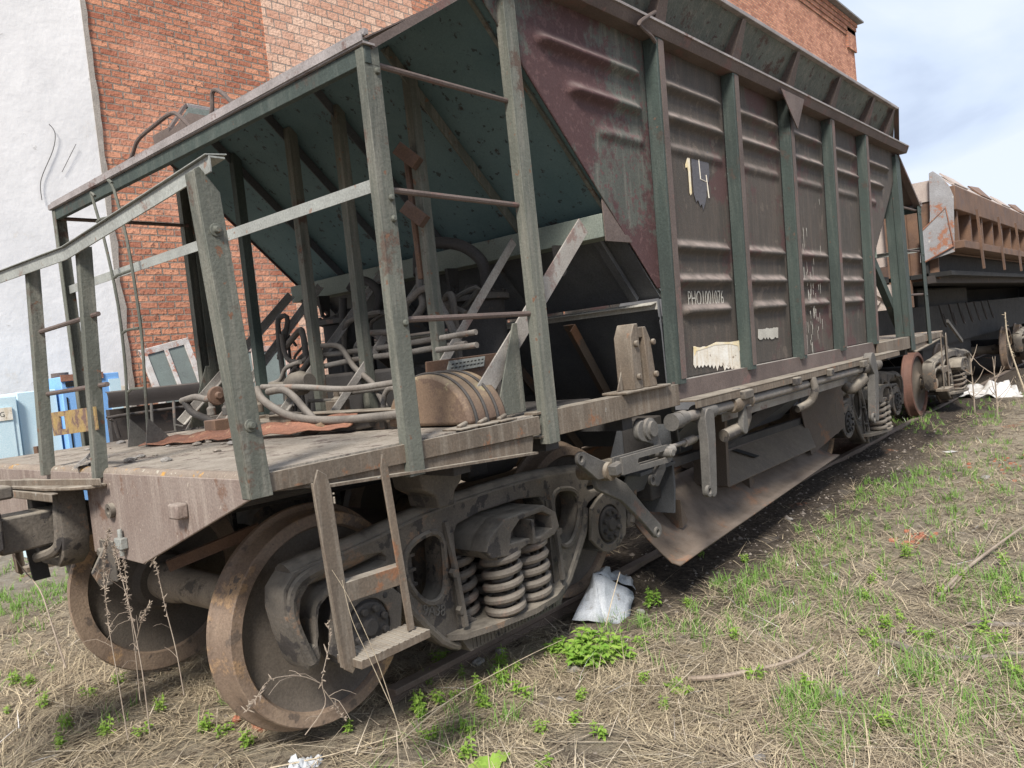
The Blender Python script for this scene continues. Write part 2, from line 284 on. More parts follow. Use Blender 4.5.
# ------------------------------------------------------------------ brick building
def brick_mat(name, c1, c2, mortar, bw, bh, ms, dark=(.2, .1, .07)):
    m = bpy.data.materials.new(name); m.use_nodes = True; t = m.node_tree; N = t.nodes.new; L = t.links.new; p = t.nodes['Principled BSDF']
    tc = N('ShaderNodeTexCoord'); sp = N('ShaderNodeSeparateXYZ'); L(tc.outputs['Object'], sp.inputs[0])
    ad = N('ShaderNodeMath'); ad.operation = 'ADD'; L(sp.outputs[0], ad.inputs[0]); L(sp.outputs[1], ad.inputs[1])
    cb = N('ShaderNodeCombineXYZ'); L(ad.outputs[0], cb.inputs[0]); L(sp.outputs[2], cb.inputs[1])
    nd = N('ShaderNodeTexNoise'); nd.inputs['Scale'].default_value = 5; nd.inputs['Detail'].default_value = 5; L(tc.outputs['Object'], nd.inputs['Vector'])
    vm = N('ShaderNodeVectorMath'); vm.operation = 'MULTIPLY_ADD'; L(nd.outputs['Color'], vm.inputs[0]); vm.inputs[1].default_value = (.04, .02, 0); L(cb.outputs[0], vm.inputs[2])
    b = N('ShaderNodeTexBrick'); L(vm.outputs[0], b.inputs['Vector']); b.inputs['Scale'].default_value = 1; b.inputs['Brick Width'].default_value = bw; b.inputs['Row Height'].default_value = bh
    b.inputs['Mortar Size'].default_value = ms; b.inputs['Mortar Smooth'].default_value = .3; b.inputs['Bias'].default_value = -.05
    b.inputs['Color1'].default_value = (*c1, 1); b.inputs['Color2'].default_value = (*c2, 1); b.inputs['Mortar'].default_value = (*mortar, 1)
    n2 = N('ShaderNodeTexNoise'); n2.inputs['Scale'].default_value = 22; n2.inputs['Detail'].default_value = 6; L(tc.outputs['Object'], n2.inputs['Vector'])
    r2 = N('ShaderNodeMapRange'); L(n2.outputs[0], r2.inputs[0]); r2.inputs[1].default_value = .58; r2.inputs[2].default_value = .68
    x = N('ShaderNodeMixRGB'); L(r2.outputs[0], x.inputs[0]); L(b.outputs['Color'], x.inputs[1]); x.inputs[2].default_value = (*dark, 1)
    n3 = N('ShaderNodeTexNoise'); n3.inputs['Scale'].default_value = 1.2; n3.inputs['Detail'].default_value = 5; L(tc.outputs['Object'], n3.inputs['Vector'])
    r3 = N('ShaderNodeMapRange'); L(n3.outputs[0], r3.inputs[0]); r3.inputs[1].default_value = .5; r3.inputs[2].default_value = .75; r3.inputs[4].default_value = .45
    y = N('ShaderNodeMixRGB'); L(r3.outputs[0], y.inputs[0]); L(x.outputs[0], y.inputs[1]); y.inputs[2].default_value = (*[min(1, c * 1.05 + .08) for c in c1], 1)
    L(y.outputs[0], p.inputs['Base Color']); p.inputs['Roughness'].default_value = .92; p.inputs['Specular IOR Level'].default_value = .2
    hh = N('ShaderNodeMath'); hh.operation = 'MULTIPLY_ADD'; L(b.outputs['Fac'], hh.inputs[0]); hh.inputs[1].default_value = -1; L(n2.outputs[0], hh.inputs[2])
    bp = N('ShaderNodeBump'); bp.inputs['Strength'].default_value = .9; bp.inputs['Distance'].default_value = .02; L(hh.outputs[0], bp.inputs['Height']); L(bp.outputs[0], p.inputs['Normal'])
    return m
M['brick'] = brick_mat('orange_brick', (.6, .28, .17), (.33, .12, .075), (.25, .2, .165), .262, .1, .013)
M['block'] = brick_mat('pale_block', (.68, .46, .34), (.54, .29, .2), (.27, .23, .2), .262, .152, .012, dark=(.42, .25, .18))
M['plaster'] = mk('whitewashed_plaster', (.77, .75, .74), (.65, .635, .63), ns=.9, patch=(.64, .6, .56), pscale=.9, pth=.6, patch2=(.52, .5, .49), p2scale=3.5, p2th=.66, bump=.9, bscale=7, rough=.95, fine=.12)
M['plasterlow'] = mk('stained_plaster', (.76, .69, .58), (.62, .54, .43), ns=1.6, bump=.4, bscale=12, rough=.95, fine=.1)
M['render'] = mk('grey_render_edge', (.36, .32, .28), (.28, .25, .22), ns=8, bump=.8)
M['tin'] = mk('tin_roof_edge', (.2, .2, .2), (.15, .15, .15))
YB = 7.8
B = empty('brick_building', (20, 10, -.2), 'tall brick industrial building with whitewashed plaster on its left part, behind the wagon', 'building')
MB().box(-14, 3.0, YB - .03, YB + .3, -.3, 16.0).build('plaster_wall', 'plaster', B)
mb = MB(); zs = np.linspace(-.3, 16, 90)                                   # ragged render edge between plaster and brick
poly = [(2.985, z) for z in zs] + [(3.065 + .05 * mnoise.noise(Vector((0, z * 2.3, 1))) + .02 * mnoise.noise(Vector((0, z * 9, 5))), z) for z in zs[::-1]]
mb.xz(poly, YB - .037, YB + .002); mb.build('render_edge', 'render', B)
zz = np.linspace(-.2, 2.2, 30)
lowp = [(-6, -.2), (2.97, -.2)] + [(x, 1.75 + .35 * mnoise.noise(Vector((x * .9, 3, 0))) + .1 * mnoise.noise(Vector((x * 4, 3, 0)))) for x in np.linspace(2.97, -6, 70)]
MB().xz(lowp, YB - .034, YB - .02).build('stained_plaster_base', 'plasterlow', B)
MB().box(3.0, 6.0, YB, YB + .35, -.3, 16.0).build('brick_wall', 'brick', B)
mb = MB(); poly = [(6.0, -.3), (9.6, -.3), (9.6, 16), (6.0, 16)]; mb.xz(poly, YB - .012, YB + .3); mb.build('block_wall', 'block', B)
mb = MB().box(9.6, 40.2, YB, YB + .35, -.3, 16.0).box(39.9, 40.2, YB + .35, YB + 12, -.3, 16.0)
mb.box(39.0, 40.3, YB - .1, YB - .002, 14.6, 16.0); mb.build('brick_wall', 'brick', B)
mb = MB()
for k in range(4): mb.box(9.6, 40.2 + .05 * k, YB - .05 - .05 * k, YB - .002, 15.2 + k * .2, 15.4 + k * .2 - .004)
mb.build('cornice', 'brick', B)
MB().box(-14, 40.6, YB - .45, YB + 12.2, 16.02, 16.1).build('roof_edge', 'tin', B)
mb = MB().tube([at(155, 122, 'y', YB - .06), at(162, 128, 'y', YB - .06), at(160, 140, 'y', YB - .06), at(165, 137, 'y', YB - .06)][:3] if False else
               [at(49, 124, 'y', YB - .07), at(55, 133, 'y', YB - .07), at(53, 150, 'y', YB - .06), at(41, 180, 'y', YB - .06), at(42, 200, 'y', YB - .07)], .005, 5, 5)
mb.tube([at(76, 144, 'y', YB - .07), at(62, 172, 'y', YB - .06)], .004, 5); mb.build('loose_wire', 'dark', B)

# ------------------------------------------------------------------ track
for s_ in (-1, 1):
    rr_ = MB(); y = s_ * .797
    prof = [(-.075, -.17), (.075, -.17), (.075, -.155), (.012, -.135), (.012, -.045), (.036, -.035), (.036, -.004), (-.036, -.004), (-.036, -.035), (-.012, -.045), (-.012, -.135), (-.075, -.155)]
    rr_.yz([(y + a, b) for a, b in prof], .35, 26); o = rr_.build('rail', 'rail', bevel=.004)
    tag(o, ('rusty near rail running under the springs of the wagon' if s_ < 0 else 'far rail hidden in the shade under the wagon'), 'rail', 'rails of the siding')
for i in range(18):
    x = 2.6 + i * .62
    o = MB().box(x - .12, x + .12, -1.3, 1.3, -.3, -.135 + .01 * (i % 3)).build('sleeper', 'sleeper', bevel=.01)
    tag(o, 'dark half buried wooden sleeper under the hopper wagon', 'sleeper', 'sleepers under the wagon')

# ------------------------------------------------------------------ bogie
def wheel(mb_rim, mb_disc, x, s, z=.475, tilt=0):
    """s=-1 near side, flange on the inner side"""
    c = (x, s * .72, z); ax = (0, s, 0)
    mb_rim.lathe(c, ax, [(0, .41), (0, .5), (.012, .506), (.026, .502), (.036, .485), (.05, .477), (.125, .469), (.13, .464), (.13, .415), (.115, .405), (.02, .405)], 96, True)
    mb_disc.lathe(c, ax, [(.03, .41), (.035, .36), (.045, .25), (.02, .17), (-.03, .145), (-.03, .1), (.15, .1), (.15, .135), (.125, .15), (.1, .2), (.085, .28), (.085, .36), (.105, .41)], 72, True)
def bolt(mb, c, ax, r=.016, h=.016, n=6): mb.lathe(c, ax, [(0, r), (h, r)], n)

def make_bogie(xc, root, detail=True, mats=None, ztilt=0):
    b = MB().box(xc - .16, xc + .16, -.8, .8, .5, .68).box(xc - .07, xc + .07, -.5, .5, .42, .5).build('bogie', 'dark', root, bevel=.01)
    # bolster ends
    for s in (-1, 1):
        out_ = [(-.27, .60), (-.30, .64), (-.27, .70), (-.16, .765), (.16, .765), (.25, .71), (.27, .63), (.22, .595), (.10, .58), (0, .60), (-.12, .575)]
        hole = [(-.13, .635), (-.11, .69), (-.04, .735), (.14, .735), (.205, .70), (.205, .635), (.1, .615), (0, .63)]
        mb = MB().holed([(xc + a, z) for a, z in out_], [[(xc + a, z) for a, z in hole]], lambda a, b_, t: (a, t, b_), s * 1.28, s * 1.16, .008)
        mb.xz([(xc + a, z) for a, z in out_], s * 1.17, s * .78)
        mb.box(xc + .02, xc + .04, min(s * 1.17, s * 1.3), max(s * 1.17, s * 1.3), .6, .72)
        mb.build('bolster_end', 'cast', b)
    for x in (xc - .925, xc + .925):
        for s in (-1, 1):
            r1, r2 = MB(), MB(); wheel(r1, r2, x, s)
            wo = r1.build('wheel', (mats or {}).get((round(x - xc, 2), s), 'tread'), root); r2.build('wheel_disc', 'disc', wo)
        ax = MB().lathe((x, -1.08, .475), (0, 1, 0), [(0, .065), (.2, .065), (.22, .08), (.31, .08), (.33, .115), (.52, .115), (.6, .105), (.66, .095), (1.08, .093), (1.5, .095), (1.56, .105), (1.64, .115), (1.66, .115), (1.83, .1), (1.85, .08), (1.94, .08), (1.96, .065), (2.16, .065)], 32)
        ax.build('axle', 'axle', b)
        if not detail: continue
        for s in (-1, 1):
            mb = MB(); oc = []
            for k in range(16):
                a = 2 * math.pi * k / 16; r = .165 if k % 4 in (1, 3) else (.175 if k % 4 == 2 else .15); oc.append((x + r * math.cos(a), .475 + r * math.sin(a)))
            mb.xz(oc, s * .98, s * 1.13)
            mb.lathe((x, s * 1.12, .475), (0, s, 0), [(0, .105), (.03, .105), (.036, .098), (.036, .04), (.05, .035)], 32)
            for k in range(8):
                a = 2 * math.pi * (k + .5) / 8; bolt(mb, (x + .078 * math.cos(a), s * 1.155, .475 + .078 * math.sin(a)), (0, s, 0), .017, .022)
            for k in range(4):
                a = math.pi / 4 + k * math.pi / 2; bolt(mb, (x + .148 * math.cos(a), s * 1.13, .475 + .148 * math.sin(a)), (0, s, 0), .014, .02)
            ab_ = mb.build('axle_box', 'dark', b, bevel=.004)
            if s < 0: MB().holed([(x + .19 * math.cos(a) * (1.12 if k % 3 == 1 else 1), .49 + .18 * math.sin(a)) for k, a in enumerate(map(float, np.linspace(.0, 2 * math.pi, 19)[:-1]))], [[(x + .118 * math.cos(a), .475 + .118 * math.sin(a)) for a in map(float, np.linspace(0, 2 * math.pi, 25)[:-1])]], lambda a, b_, t: (a, t, b_), -1.145, -1.12, .006).build('bearing_adapter', 'cast', b)
    half_top = [(0, .882), (.3, .878), (.55, .862), (.8, .832), (1.0, .812), (1.14, .81), (1.235, .795), (1.29, .74), (1.30, .66), (1.28, .55), (1.245, .43), (1.22, .395), (1.17, .395), (1.15, .43), (1.155, .52), (1.14, .62), (1.09, .65), (1.0, .665),
                (.86, .662), (.77, .635), (.715, .59), (.70, .50), (.665, .44), (.58, .33), (.5, .25), (.42, .19), (.32, .155), (0, .145)]
    outer = [(xc - a, z) for a, z in half_top] + [(xc + a, z) for a, z in half_top[::-1][1:-1]]
    def rnd(poly, it=2):
        for _ in range(it):
            q = []
            for i in range(len(poly)):
                a, b_ = poly[i], poly[(i + 1) % len(poly)]
                q += [(a[0] * .75 + b_[0] * .25, a[1] * .75 + b_[1] * .25), (a[0] * .25 + b_[0] * .75, a[1] * .25 + b_[1] * .75)]
            poly = q
        return poly
    h1 = rnd([(.425, .78), (.63, .76), (.69, .66), (.64, .53), (.55, .44), (.455, .46), (.425, .58)])
    h0 = rnd([(-.365, .24), (-.365, .70), (-.3, .79), (.3, .79), (.365, .70), (.365, .24)], 1)
    h2 = rnd([(.76, .72), (.80, .765), (1.08, .757), (1.205, .71), (1.235, .60), (1.205, .47), (1.17, .49), (1.165, .60), (1.12, .68), (1.0, .70), (.82, .698)], 1)
    holes = [[(xc + a, z) for a, z in h0]] + [[(xc + sg * a, z) for a, z in h1] for sg in (-1, 1)] + [[(xc + sg * a, z) for a, z in h2] for sg in (-1, 1)]
    for s in (-1, 1):
        y0, y1 = (-1.12, -.98) if s < 0 else (.98, 1.12)
        mb = MB().holed(outer, holes, lambda a, b_, t: (a, t, b_), y0, y1, .012)
        yo = s * 1.12
        # top chord shelf + raised rims that give the cast section its depth
        top = [(xc - a, z - .035) for a, z in half_top[:7][::-1]] + [(xc + a, z - .035) for a, z in half_top[1:7]]
        mb.tube([(a, s * 1.05, z) for a, z in top], .066 if True else 0, 12)
        lipp = [(xc + sg * a, z) for sg in (-1,) for a, z in [(1.15, .775), (1.235, .745), (1.262, .66), (1.245, .55), (1.205, .43)]]
        for sg in (-1, 1):
            lp = [(xc + sg * a, z) for a, z in [(1.0, .785), (1.15, .772), (1.235, .74), (1.266, .66), (1.245, .55), (1.2, .42)]]
            mb.tube([(a, yo + s * .0, z) for a, z in lp], .022, 8, 3)
            hh = holes[2] if sg > 0 else holes[1]
            mb.tube([(a, yo, z) for a, z in hh + hh[:1]], .016, 6)
            lw = [(xc + sg * a, z) for a, z in [(.72, .62), (.69, .50), (.65, .44), (.5, .262), (.4, .2)]]
            mb.tube([(a, yo, z) for a, z in lw], .022, 8, 2)
            # diagonal web rib and column face
            mb.tube([(xc + sg * .40, yo, .80), (xc + sg * .395, yo + s * .03, .6), (xc + sg * .385, yo + s * .05, .3)], .018, 6, 2)
            mb.box(min(xc + sg * .36, xc + sg * .39), max(xc + sg * .36, xc + sg * .39), min(s * .84, s * 1.13), max(s * .84, s * 1.13), .24, .74)
            bolt(mb, (xc + sg * .41, yo + s * .02, .56), (0, s, 0), .022, .03); bolt(mb, (xc + sg * .40, yo + s * .03, .38), (0, s, 0), .022, .03)
            # inner pedestal block with brake-shoe shape seen in the hole
            mb.box(xc + sg * .55 - .05, xc + sg * .55 + .05, min(s * .9, s * .97), max(s * .9, s * .97), .4, .78)
            for k in range(5): mb.box(xc + sg * .55 - .055, xc + sg * .55 + .055, min(s * .96, s * .99), max(s * .96, s * .99), .44 + k * .07, .455 + k * .07)
        # spring pan
        mb.xy([(xc - .47, s * 1.13), (xc - .42, s * 1.2), (xc - .26, s * 1.25), (xc, s * 1.29), (xc + .2, s * 1.27), (xc + .32, s * 1.22), (xc + .42, s * 1.13), (xc + .42, s * .78), (xc - .42, s * .78)], .25, .278)
        mb.xz([(xc - .36, .165), (xc + .36, .165), (xc + .42, .252), (xc - .42, .252)], s * 1.0, s * 1.16)
        for k in range(26):
            xx = xc - .34 + k * .026; mb.box(xx, xx + .012, min(s * 1.158, s * 1.164), max(s * 1.158, s * 1.164), .172, .245)
        sf = mb.build('side_frame', 'cast', b)
        if detail and s < 0:
            MB().text('9A38', .075, lambda a, b_, t: (xc - .535 + a * .86 + b_ * .2, -1.124 - t, .375 - a * .25 + b_ * .9 if False else .39 + b_ - a * .28), .003).build('casting_number', 'lever', sf)
        for (px, py) in [(-.115, 1.19), (.125, 1.17), (-.25, 1.0), (0, 1.0), (.25, 1.0)] + ([(-.13, .85), (.13, .85)] if detail else []):
            mb = MB()
            for (rad, wr, turns, ph) in ((.087, .0205, 5.6, 0), (.048, .011, 8, 2)) if detail else ((.083, .0165, 5.2, 0),):
                n = int(turns * (18 if detail else 10)); pts = []
                for k in range(n + 1):
                    t = k / n; tt = max(0, min(1, (t * turns - .6) / (turns - 1.2)))
                    a = 2 * math.pi * turns * t + ph; pts.append((xc + px + rad * math.cos(a), s * py + rad * math.sin(a), .305 + tt * .28))
                mb.tube(pts, wr, 8 if detail else 5)
            mb.build('spring', 'spring', b)
    # brake beams and pull rod
    mb = MB()
    for sx in (-1, 1): mb.tube([(xc + sx * .38, -.75, .38), (xc + sx * .38, .75, .38)], .03, 10); mb.bar((xc + sx * .3, 0, .34), (xc + sx * .42, 0, .6), .05, .03)
    mb.tube([(xc - .4, .05, .6), (xc + .4, .05, .6)], .018, 8)
    mb.build('brake_beam', 'dark', b)
    return b

W = empty('hopper_wagon', (4.1, 0, 0), 'derelict green and rusty brown ballast hopper wagon with ribbed sides filling the picture, marked 14', 'wagon')
make_bogie(.925, W)
make_bogie(7.275, W, mats={(.92, -1): 'rustwheel', (.93, -1): 'rustwheel'})

# ------------------------------------------------------------------ wagon ends (built once per end, the far one mirrored about x = 4.1)
YS = 1.54
HYA, HYB = .900, 1.055
TL = .03                                                       # the body sides lean out towards the top
RL1, RL2 = (-.73, -.415, 2.178), (-.73, .372, 2.195)
def end_parts(T, near):
    def mb(): return MB(T)
    b = mb().box(-.66, 1.0, -1.50, 1.50, 1.235, 1.262); b.build('platform_deck', 'deck', W)
    half = [(-1.54, 1.25), (-1.54, 1.185), (-.70, .895), (-.24, .905), (-.24, 1.17)]
    poly = half + [(-y, z) for y, z in half[::-1]]
    m = mb().yz(poly, -.70, -.688); ep = m.build('end_sill', 'endplate', W, bevel=.004)
    mb().tube([(-.672, -1.54, 1.242), (-.672, 1.54, 1.242)], .028, 14).build('rolled_edge', 'lichen', ep)
    if near:
        bx = mb(); p = at(184, 509, 'x', -.70); bx.box(-.745, -.70, p[1] - .035, p[1] + .035, p[2] - .03, p[2] + .025); bx.build('lug', 'endplate', ep, bevel=.008)
        bx = mb(); p = at(113, 510, 'x', -.70); bx.lathe((-.70, p[1], p[2]), (-1, 0, 0), [(0, .03), (.02, .03), (.02, .014), (.0, .012)], 20); bx.build('rivet_ring', 'cast', ep)
        bx = mb(); p = at(125, 543, 'x', -.70); bx.box(-.73, -.70, p[1] - .03, p[1] + .03, p[2] - .02, p[2] + .025).tube([(-.715, p[1], p[2] - .05), (-.715, p[1], p[2] + .06)], .01, 8); bx.build('small_clamp', 'greyrail', ep, bevel=.004)
        bx = mb(); bx.xz([(-.78, .85), (-.70, .98), (-.69, .98), (-.70, .78), (-.75, .78)], -.40, -.385)
        bx.box(-.712, -.70, -.46, -.33, .80, .97); bolt(bx, (-.712, -.36, .92), (-1, 0, 0), .02, .02); bolt(bx, (-.712, -.36, .83), (-1, 0, 0), .02, .02)
        bx.build('hanging_bracket', 'cast', ep, bevel=.005)
    # centre casting, shelf, coupler
    cst = mb(); cst.holed([(-.17, .90), (-.2, 1.0), (-.19, 1.195), (.19, 1.195), (.2, 1.0), (.17, .90), (.1, .85), (-.1, .85)], [[(-.13, .93), (-.13, 1.13), (.13, 1.13), (.13, .93), (.1, .89), (-.1, .89)]], lambda a, b_, t: (t, a, b_), -.80, -.69, .012)
    cst.build('draft_yoke', 'cast', W)
    cst = mb().tube([(-.76, -.10, 1.17), (-.79, -.15, 1.1), (-.80, -.155, .98), (-.82, -.13, .93), (-.86, -.04, .905)], .022, 8, 4); cst.build('hanger_loop', 'cast', W)
    sh = mb().xy([(-.80, -.38), (-.85, -.2), (-.86, .25), (-.80, .42), (-.702, .46), (-.702, -.46), (-.76, -.44)], 1.195, 1.21); sh.ell((-.86, -.3, 1.19), (-.86, .32, 1.19), (1, 0, 0), (0, 0, -1), .03, .035, .008)
    sh.bar((-.74, -.50, 1.222), (-.90, .45, 1.222), .008, .03)
    sh.build('coupler_shelf', 'sill', W, bevel=.004)
    cp = mb().xz([(-.6, .955), (-.6, 1.10), (-1.0, 1.105), (-1.0, .95)], -.085, .085).box(-1.1, -.93, -.1, .02, 1.18, 1.235).box(-1.0, -.98, -.06, .0, 1.09, 1.2)
    cp.xz([(-1.0, .985), (-1.0, 1.14), (-1.12, 1.19), (-1.5, 1.2), (-1.5, .9), (-1.12, .93)], -.16, .1)
    cp.xz([(-1.42, .92), (-1.42, 1.18), (-1.72, 1.15), (-1.76, .96)], -.24, -.1).xz([(-1.42, .92), (-1.42, 1.18), (-1.6, 1.16), (-1.6, .95)], .06, .22)
    cp.build('coupler', 'cast', W, bevel=.012)
    r = mb().tube([(-.74, .1, 1.20), (-.90, .25, 1.20), (-1.0, .4, 1.2), (-.95, 1.2, 1.15)], .012, 8, 4); r.bar((-1.0, .0, 1.21), (-1.0, .0, 1.12), .03, .02)
    r.build('uncoupling_lever', 'cast', W)
    mb().bar(at(30, 530, 'x', -.8) if near else (-.8, .5, .9), at(42, 579, 'x', -.8) if near else (-.8, .5, .7), .012, .07, (1, 0, 0)).build('hanging_strap', 'dark', W)
    for s in (-1, 1):
        o, i = s * YS, s * (YS - .014)
        st = 'side_sill'
        m = mb().xz([(-.69, 1.258), (.80, 1.258), (.80, 1.175), (-.69, 1.195)], min(o, i), max(o, i))
        m.build(st, 'sill', W, bevel=.002)
        m = mb().xz([(-.62, 1.192), (.76, 1.172), (.74, 1.095), (-.45, 1.175)], min(s * 1.525, s * 1.51), max(s * 1.525, s * 1.51)).xz([(-.45, 1.18), (.74, 1.10), (.74, 1.09), (-.45, 1.17)], min(s * 1.56, s * 1.44), max(s * 1.56, s * 1.44))
        m.build('lower_flange', 'sill', W)
        m = mb().box(.925, 2.12, min(s * 1.5255, s * 1.547), max(s * 1.5255, s * 1.547), 1.15, 1.275).box(.80, 2.12, min(s * 1.45, s * 1.525), max(s * 1.45, s * 1.525), 1.262, 1.275).box(.80, 2.1, min(s * 1.45, s * 1.525), max(s * 1.45, s * 1.525), 1.15, 1.162)
        m.build('side_beam', 'sill', W, bevel=.002)
        # corner posts
        def post(x0, x1, yo, z0, z1, d=.06, mat='green', t=.008):
            p = mb(); ya, yb = (yo, yo - s * d)
            p.xy([(x0, ya), (x1, ya), (x1, ya - s * t), (x0 + t, ya - s * t), (x0 + t, yb), (x0, yb)], z0, z1)
            p.xy([(x1, ya), (x1 - t, ya), (x1 - t, yb), (x1, yb)], z0, z1) if d > .07 else None
            return p
        a = mb(); ya = s * 1.555   # short corner post with chamfered top
        a.prism([(-.703, 1.185), (-.765, 2.225), (-.745, 2.235), (-.685, 2.16), (-.625, 1.185)], lambda p_, q_, t: (p_, t, q_), min(ya, ya - s * .008), max(ya, ya - s * .008))
        a.bar((-.699, ya - s * .034, 1.185), (-.761, ya - s * .034, 2.222), .008, .05, (0, 1, 0))
        for z in (1.42, 2.04): a.lathe((-.665 - (z - 1.2) * .06, ya, z), (0, s, 0), [(0, .022), (.004, .022), (.005, .012), (.02, .01)], 12)
        if near: a.build('corner_post', 'green', W, bevel=.002)
        b_ = post(-.035, .045 if near else .10, s * 1.555, 1.13, 2.76, .045); b_.box(-.033, .043, min(s * 1.556, s * 1.54), max(s * 1.556, s * 1.54), 2.70, 2.79)
        for z in (2.68, 2.2, 2.12, 1.72): b_.lathe((.025, s * 1.555, z), (0, s, 0), [(0, .014), (.004, .014), (.012, .009)], 10)
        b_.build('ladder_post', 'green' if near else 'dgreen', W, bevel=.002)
        xw = ((.80, .97) if near else (.74, .90)) if s > 0 or not near else (.835, .92)
        c_ = mb(); c_.xy([(xw[0], s * 1.50), (xw[0], s * 1.556), (xw[1], s * 1.556), (xw[1], s * 1.548), (xw[0] + .008, s * 1.548), (xw[0] + .008, s * 1.50)], 1.12, 3.27)
        if not near: c_.box(xw[1] - .008, xw[1], min(s * 1.40, s * 1.548), max(s * 1.40, s * 1.548), 1.28, 3.25)
        c_.box(.86, .91, min(s * 1.49, s * 1.498), max(s * 1.49, s * 1.498), 1.28, 3.25)
        None
        if True: c_.xz([(.83, 1.28), (.62, 1.28), (.80, 1.70), (.83, 1.70)], min(s * 1.44, s * 1.432), max(s * 1.44, s * 1.432))
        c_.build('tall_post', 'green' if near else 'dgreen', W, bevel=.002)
        for z in ((2.72, 2.24, 1.735) if s < 0 or not near else (2.71,)):
            mb().tube([(.0, s * 1.52, z), (.84, s * 1.515, z)], .0125, 8).build('ladder_rung', 'ribedge', W)
        # canopy slope edge
        e_ = mb().bar((0, s * 1.53, 2.77), (.8, s * 1.53, 3.27), .03, .07, (0, 1, 0)); e_.build('canopy_edge', 'ribedge', W)
        # braces platform -> hopper
        for (y, x1, z1, x0, z0, wd) in ((1.40, 1.56, 2.17, .57, 1.31, .10), (.94, 1.5, 2.18, .56, 1.27, .085), (.27, 1.5, 2.16, .55, 1.27, .075)):
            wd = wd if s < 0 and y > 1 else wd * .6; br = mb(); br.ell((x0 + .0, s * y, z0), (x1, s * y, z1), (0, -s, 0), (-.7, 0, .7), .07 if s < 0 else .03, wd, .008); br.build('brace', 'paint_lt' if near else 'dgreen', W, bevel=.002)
        # buffer: steps
        ys = s * 1.61
        st1 = mb(); st1.xz([(-.515, 1.19), (-.49, 1.245), (-.455, 1.22), (-.445, 1.17), (-.42, .56), (-.445, .535), (-.475, .56)], min(ys, ys + s * .008), max(ys, ys + s * .008)).bar((-.50, ys - s * .012, 1.2), (-.468, ys - s * .012, .56), .006, .024, (0, 1, 0))
        st1.xz([(-.225, 1.2), (-.21, 1.25), (-.19, 1.2), (-.15, .59), (-.182, .59)], min(ys, ys + s * .008), max(ys, ys + s * .008))
        st1.ell((-.44, ys + s * .005, .845), (-.165, ys + s * .005, .835), (0, -s, 0), (0, 0, -1), .05, .07, .006)
        ft = st1.build('footstep', 'sill', W, bevel=.002)
        tr = mb().box(-.44, -.12, min(ys + s * .055, ys - s * .08), max(ys + s * .055, ys - s * .08), .555, .585)
        for k in range(12): tr.bar((-.43 + k * .0265, ys + s * .056, .585), (-.42 + k * .0265, ys - s * .08, .585), .008, .005)
        tr.build('step_tread', 'sill', ft, bevel=.002)
    # inner posts in the plane of the tall posts, carrying the end sheet
    for y, mt in ((.86, 'green'), (.22, 'ribedge'), (-.25, 'green'), (-.86, 'ribedge')):
        p = mb().xy([(.84, y + .028), (.84, y - .028), (.90, y - .028), (.90, y - .02), (.848, y - .02), (.848, y + .028)], 1.26, 3.06)
        p.build('inner_post', 'dgreen' if near and y > .5 else ('green'), W, bevel=.002)
    # rails
    mb().ell((0, -1.53, 2.285), (0, 1.53, 2.285), (1, 0, 0), (0, 0, -1), .03, .05, .005).build('guard_rail', 'greyrail', W)
    RP = [(-.73, -1.59, 2.262), RL1, RL2, (-.73, 1.55, RL2[2] + (1.55 - RL2[1]) * .02)]
    for i_ in range(3):
        tr = mb().ell(RP[i_], RP[i_ + 1], (1, 0, 0), (0, 0, -1), .055, .05, .006)
        tr.slab([V(RP[i_]) + V(-.012, 0, .004), V(RP[i_ + 1]) + V(-.012, 0, .004), V(RP[i_ + 1]) + V(.062, 0, .012), V(RP[i_]) + V(.062, 0, .012)], .004)
        if near: tr.build('guard_rail', 'greyrail', W, bevel=.001)
    tr = None
    for y in (-.46, .12):
        p = mb().ell((-.73, y + .03, 1.232), (-.70, y - .015, float(np.interp(y, [-1.59, RL1[1], RL2[1], 1.5], [2.262, RL1[2], RL2[2], RL2[2]])) - .008), (1, 0, 0), (0, 1, 0), .052, .04, .007)
        if near: p.build('rail_post', 'green', W, bevel=.001)
    for z in ((1.885, 1.60) if near else ()): mb().tube([(-.675, -.52, z + .01), (-.675, .17, z)], .010, 8).build('ladder_rung', 'ribedge', W)
    yp = mb().holed([(-.46, 1.43), (-.46, 1.525), (.02, 1.515), (.02, 1.41)], [[(-.13, 1.44), (-.13, 1.495), (-.07, 1.495), (-.07, 1.44)]], lambda a, b_, t: (t, a, b_), -.712, -.705)
    if near: yp.build('number_plate', 'yellow', W)
    # canopy, top beam, end sheet
    mb().box(-.03, .0, -1.56, 1.56, 2.70, 2.765).build('end_beam', 'dgreen', W, bevel=.003)
    cb = mb().box(-.042, .015, -1.57, 1.57, 2.768, 2.776); cb.bar((-.045, -1.57, 2.79), (-.045, 1.57, 2.785), .006, .03); cb.bar((-.02, -1.57, 2.815), (-.02, 1.57, 2.808), .02, .02); cb.tube([(-.03, -1.57, 2.803), (-.03, 1.57, 2.799)], .006, 8)
    cb.build('end_beam_cap', 'pale_edge', W)
    mb().slab([(-.02, -1.52, 2.80), (-.02, 1.52, 2.80), (.72, 1.52, 3.215), (.72, -1.52, 3.215)], .006).build('canopy', 'ribedge', W)
    mb().slab([(.705, -1.50, 3.215), (.705, 1.50, 3.215), (1.745, 1.485, 2.233), (1.745, -1.485, 2.233)], .008).build('end_sheet', 'teal', W)
    for y in (.87, .25, -.25, -.87):
        r = mb().ell((.74, y, 3.165), (1.70, y, 2.255), (0, 1, 0), (-.7, 0, -.7), .06, .055, .007); r.build('sheet_stiffener', 'green' if y < -.5 else 'dsheet', W)
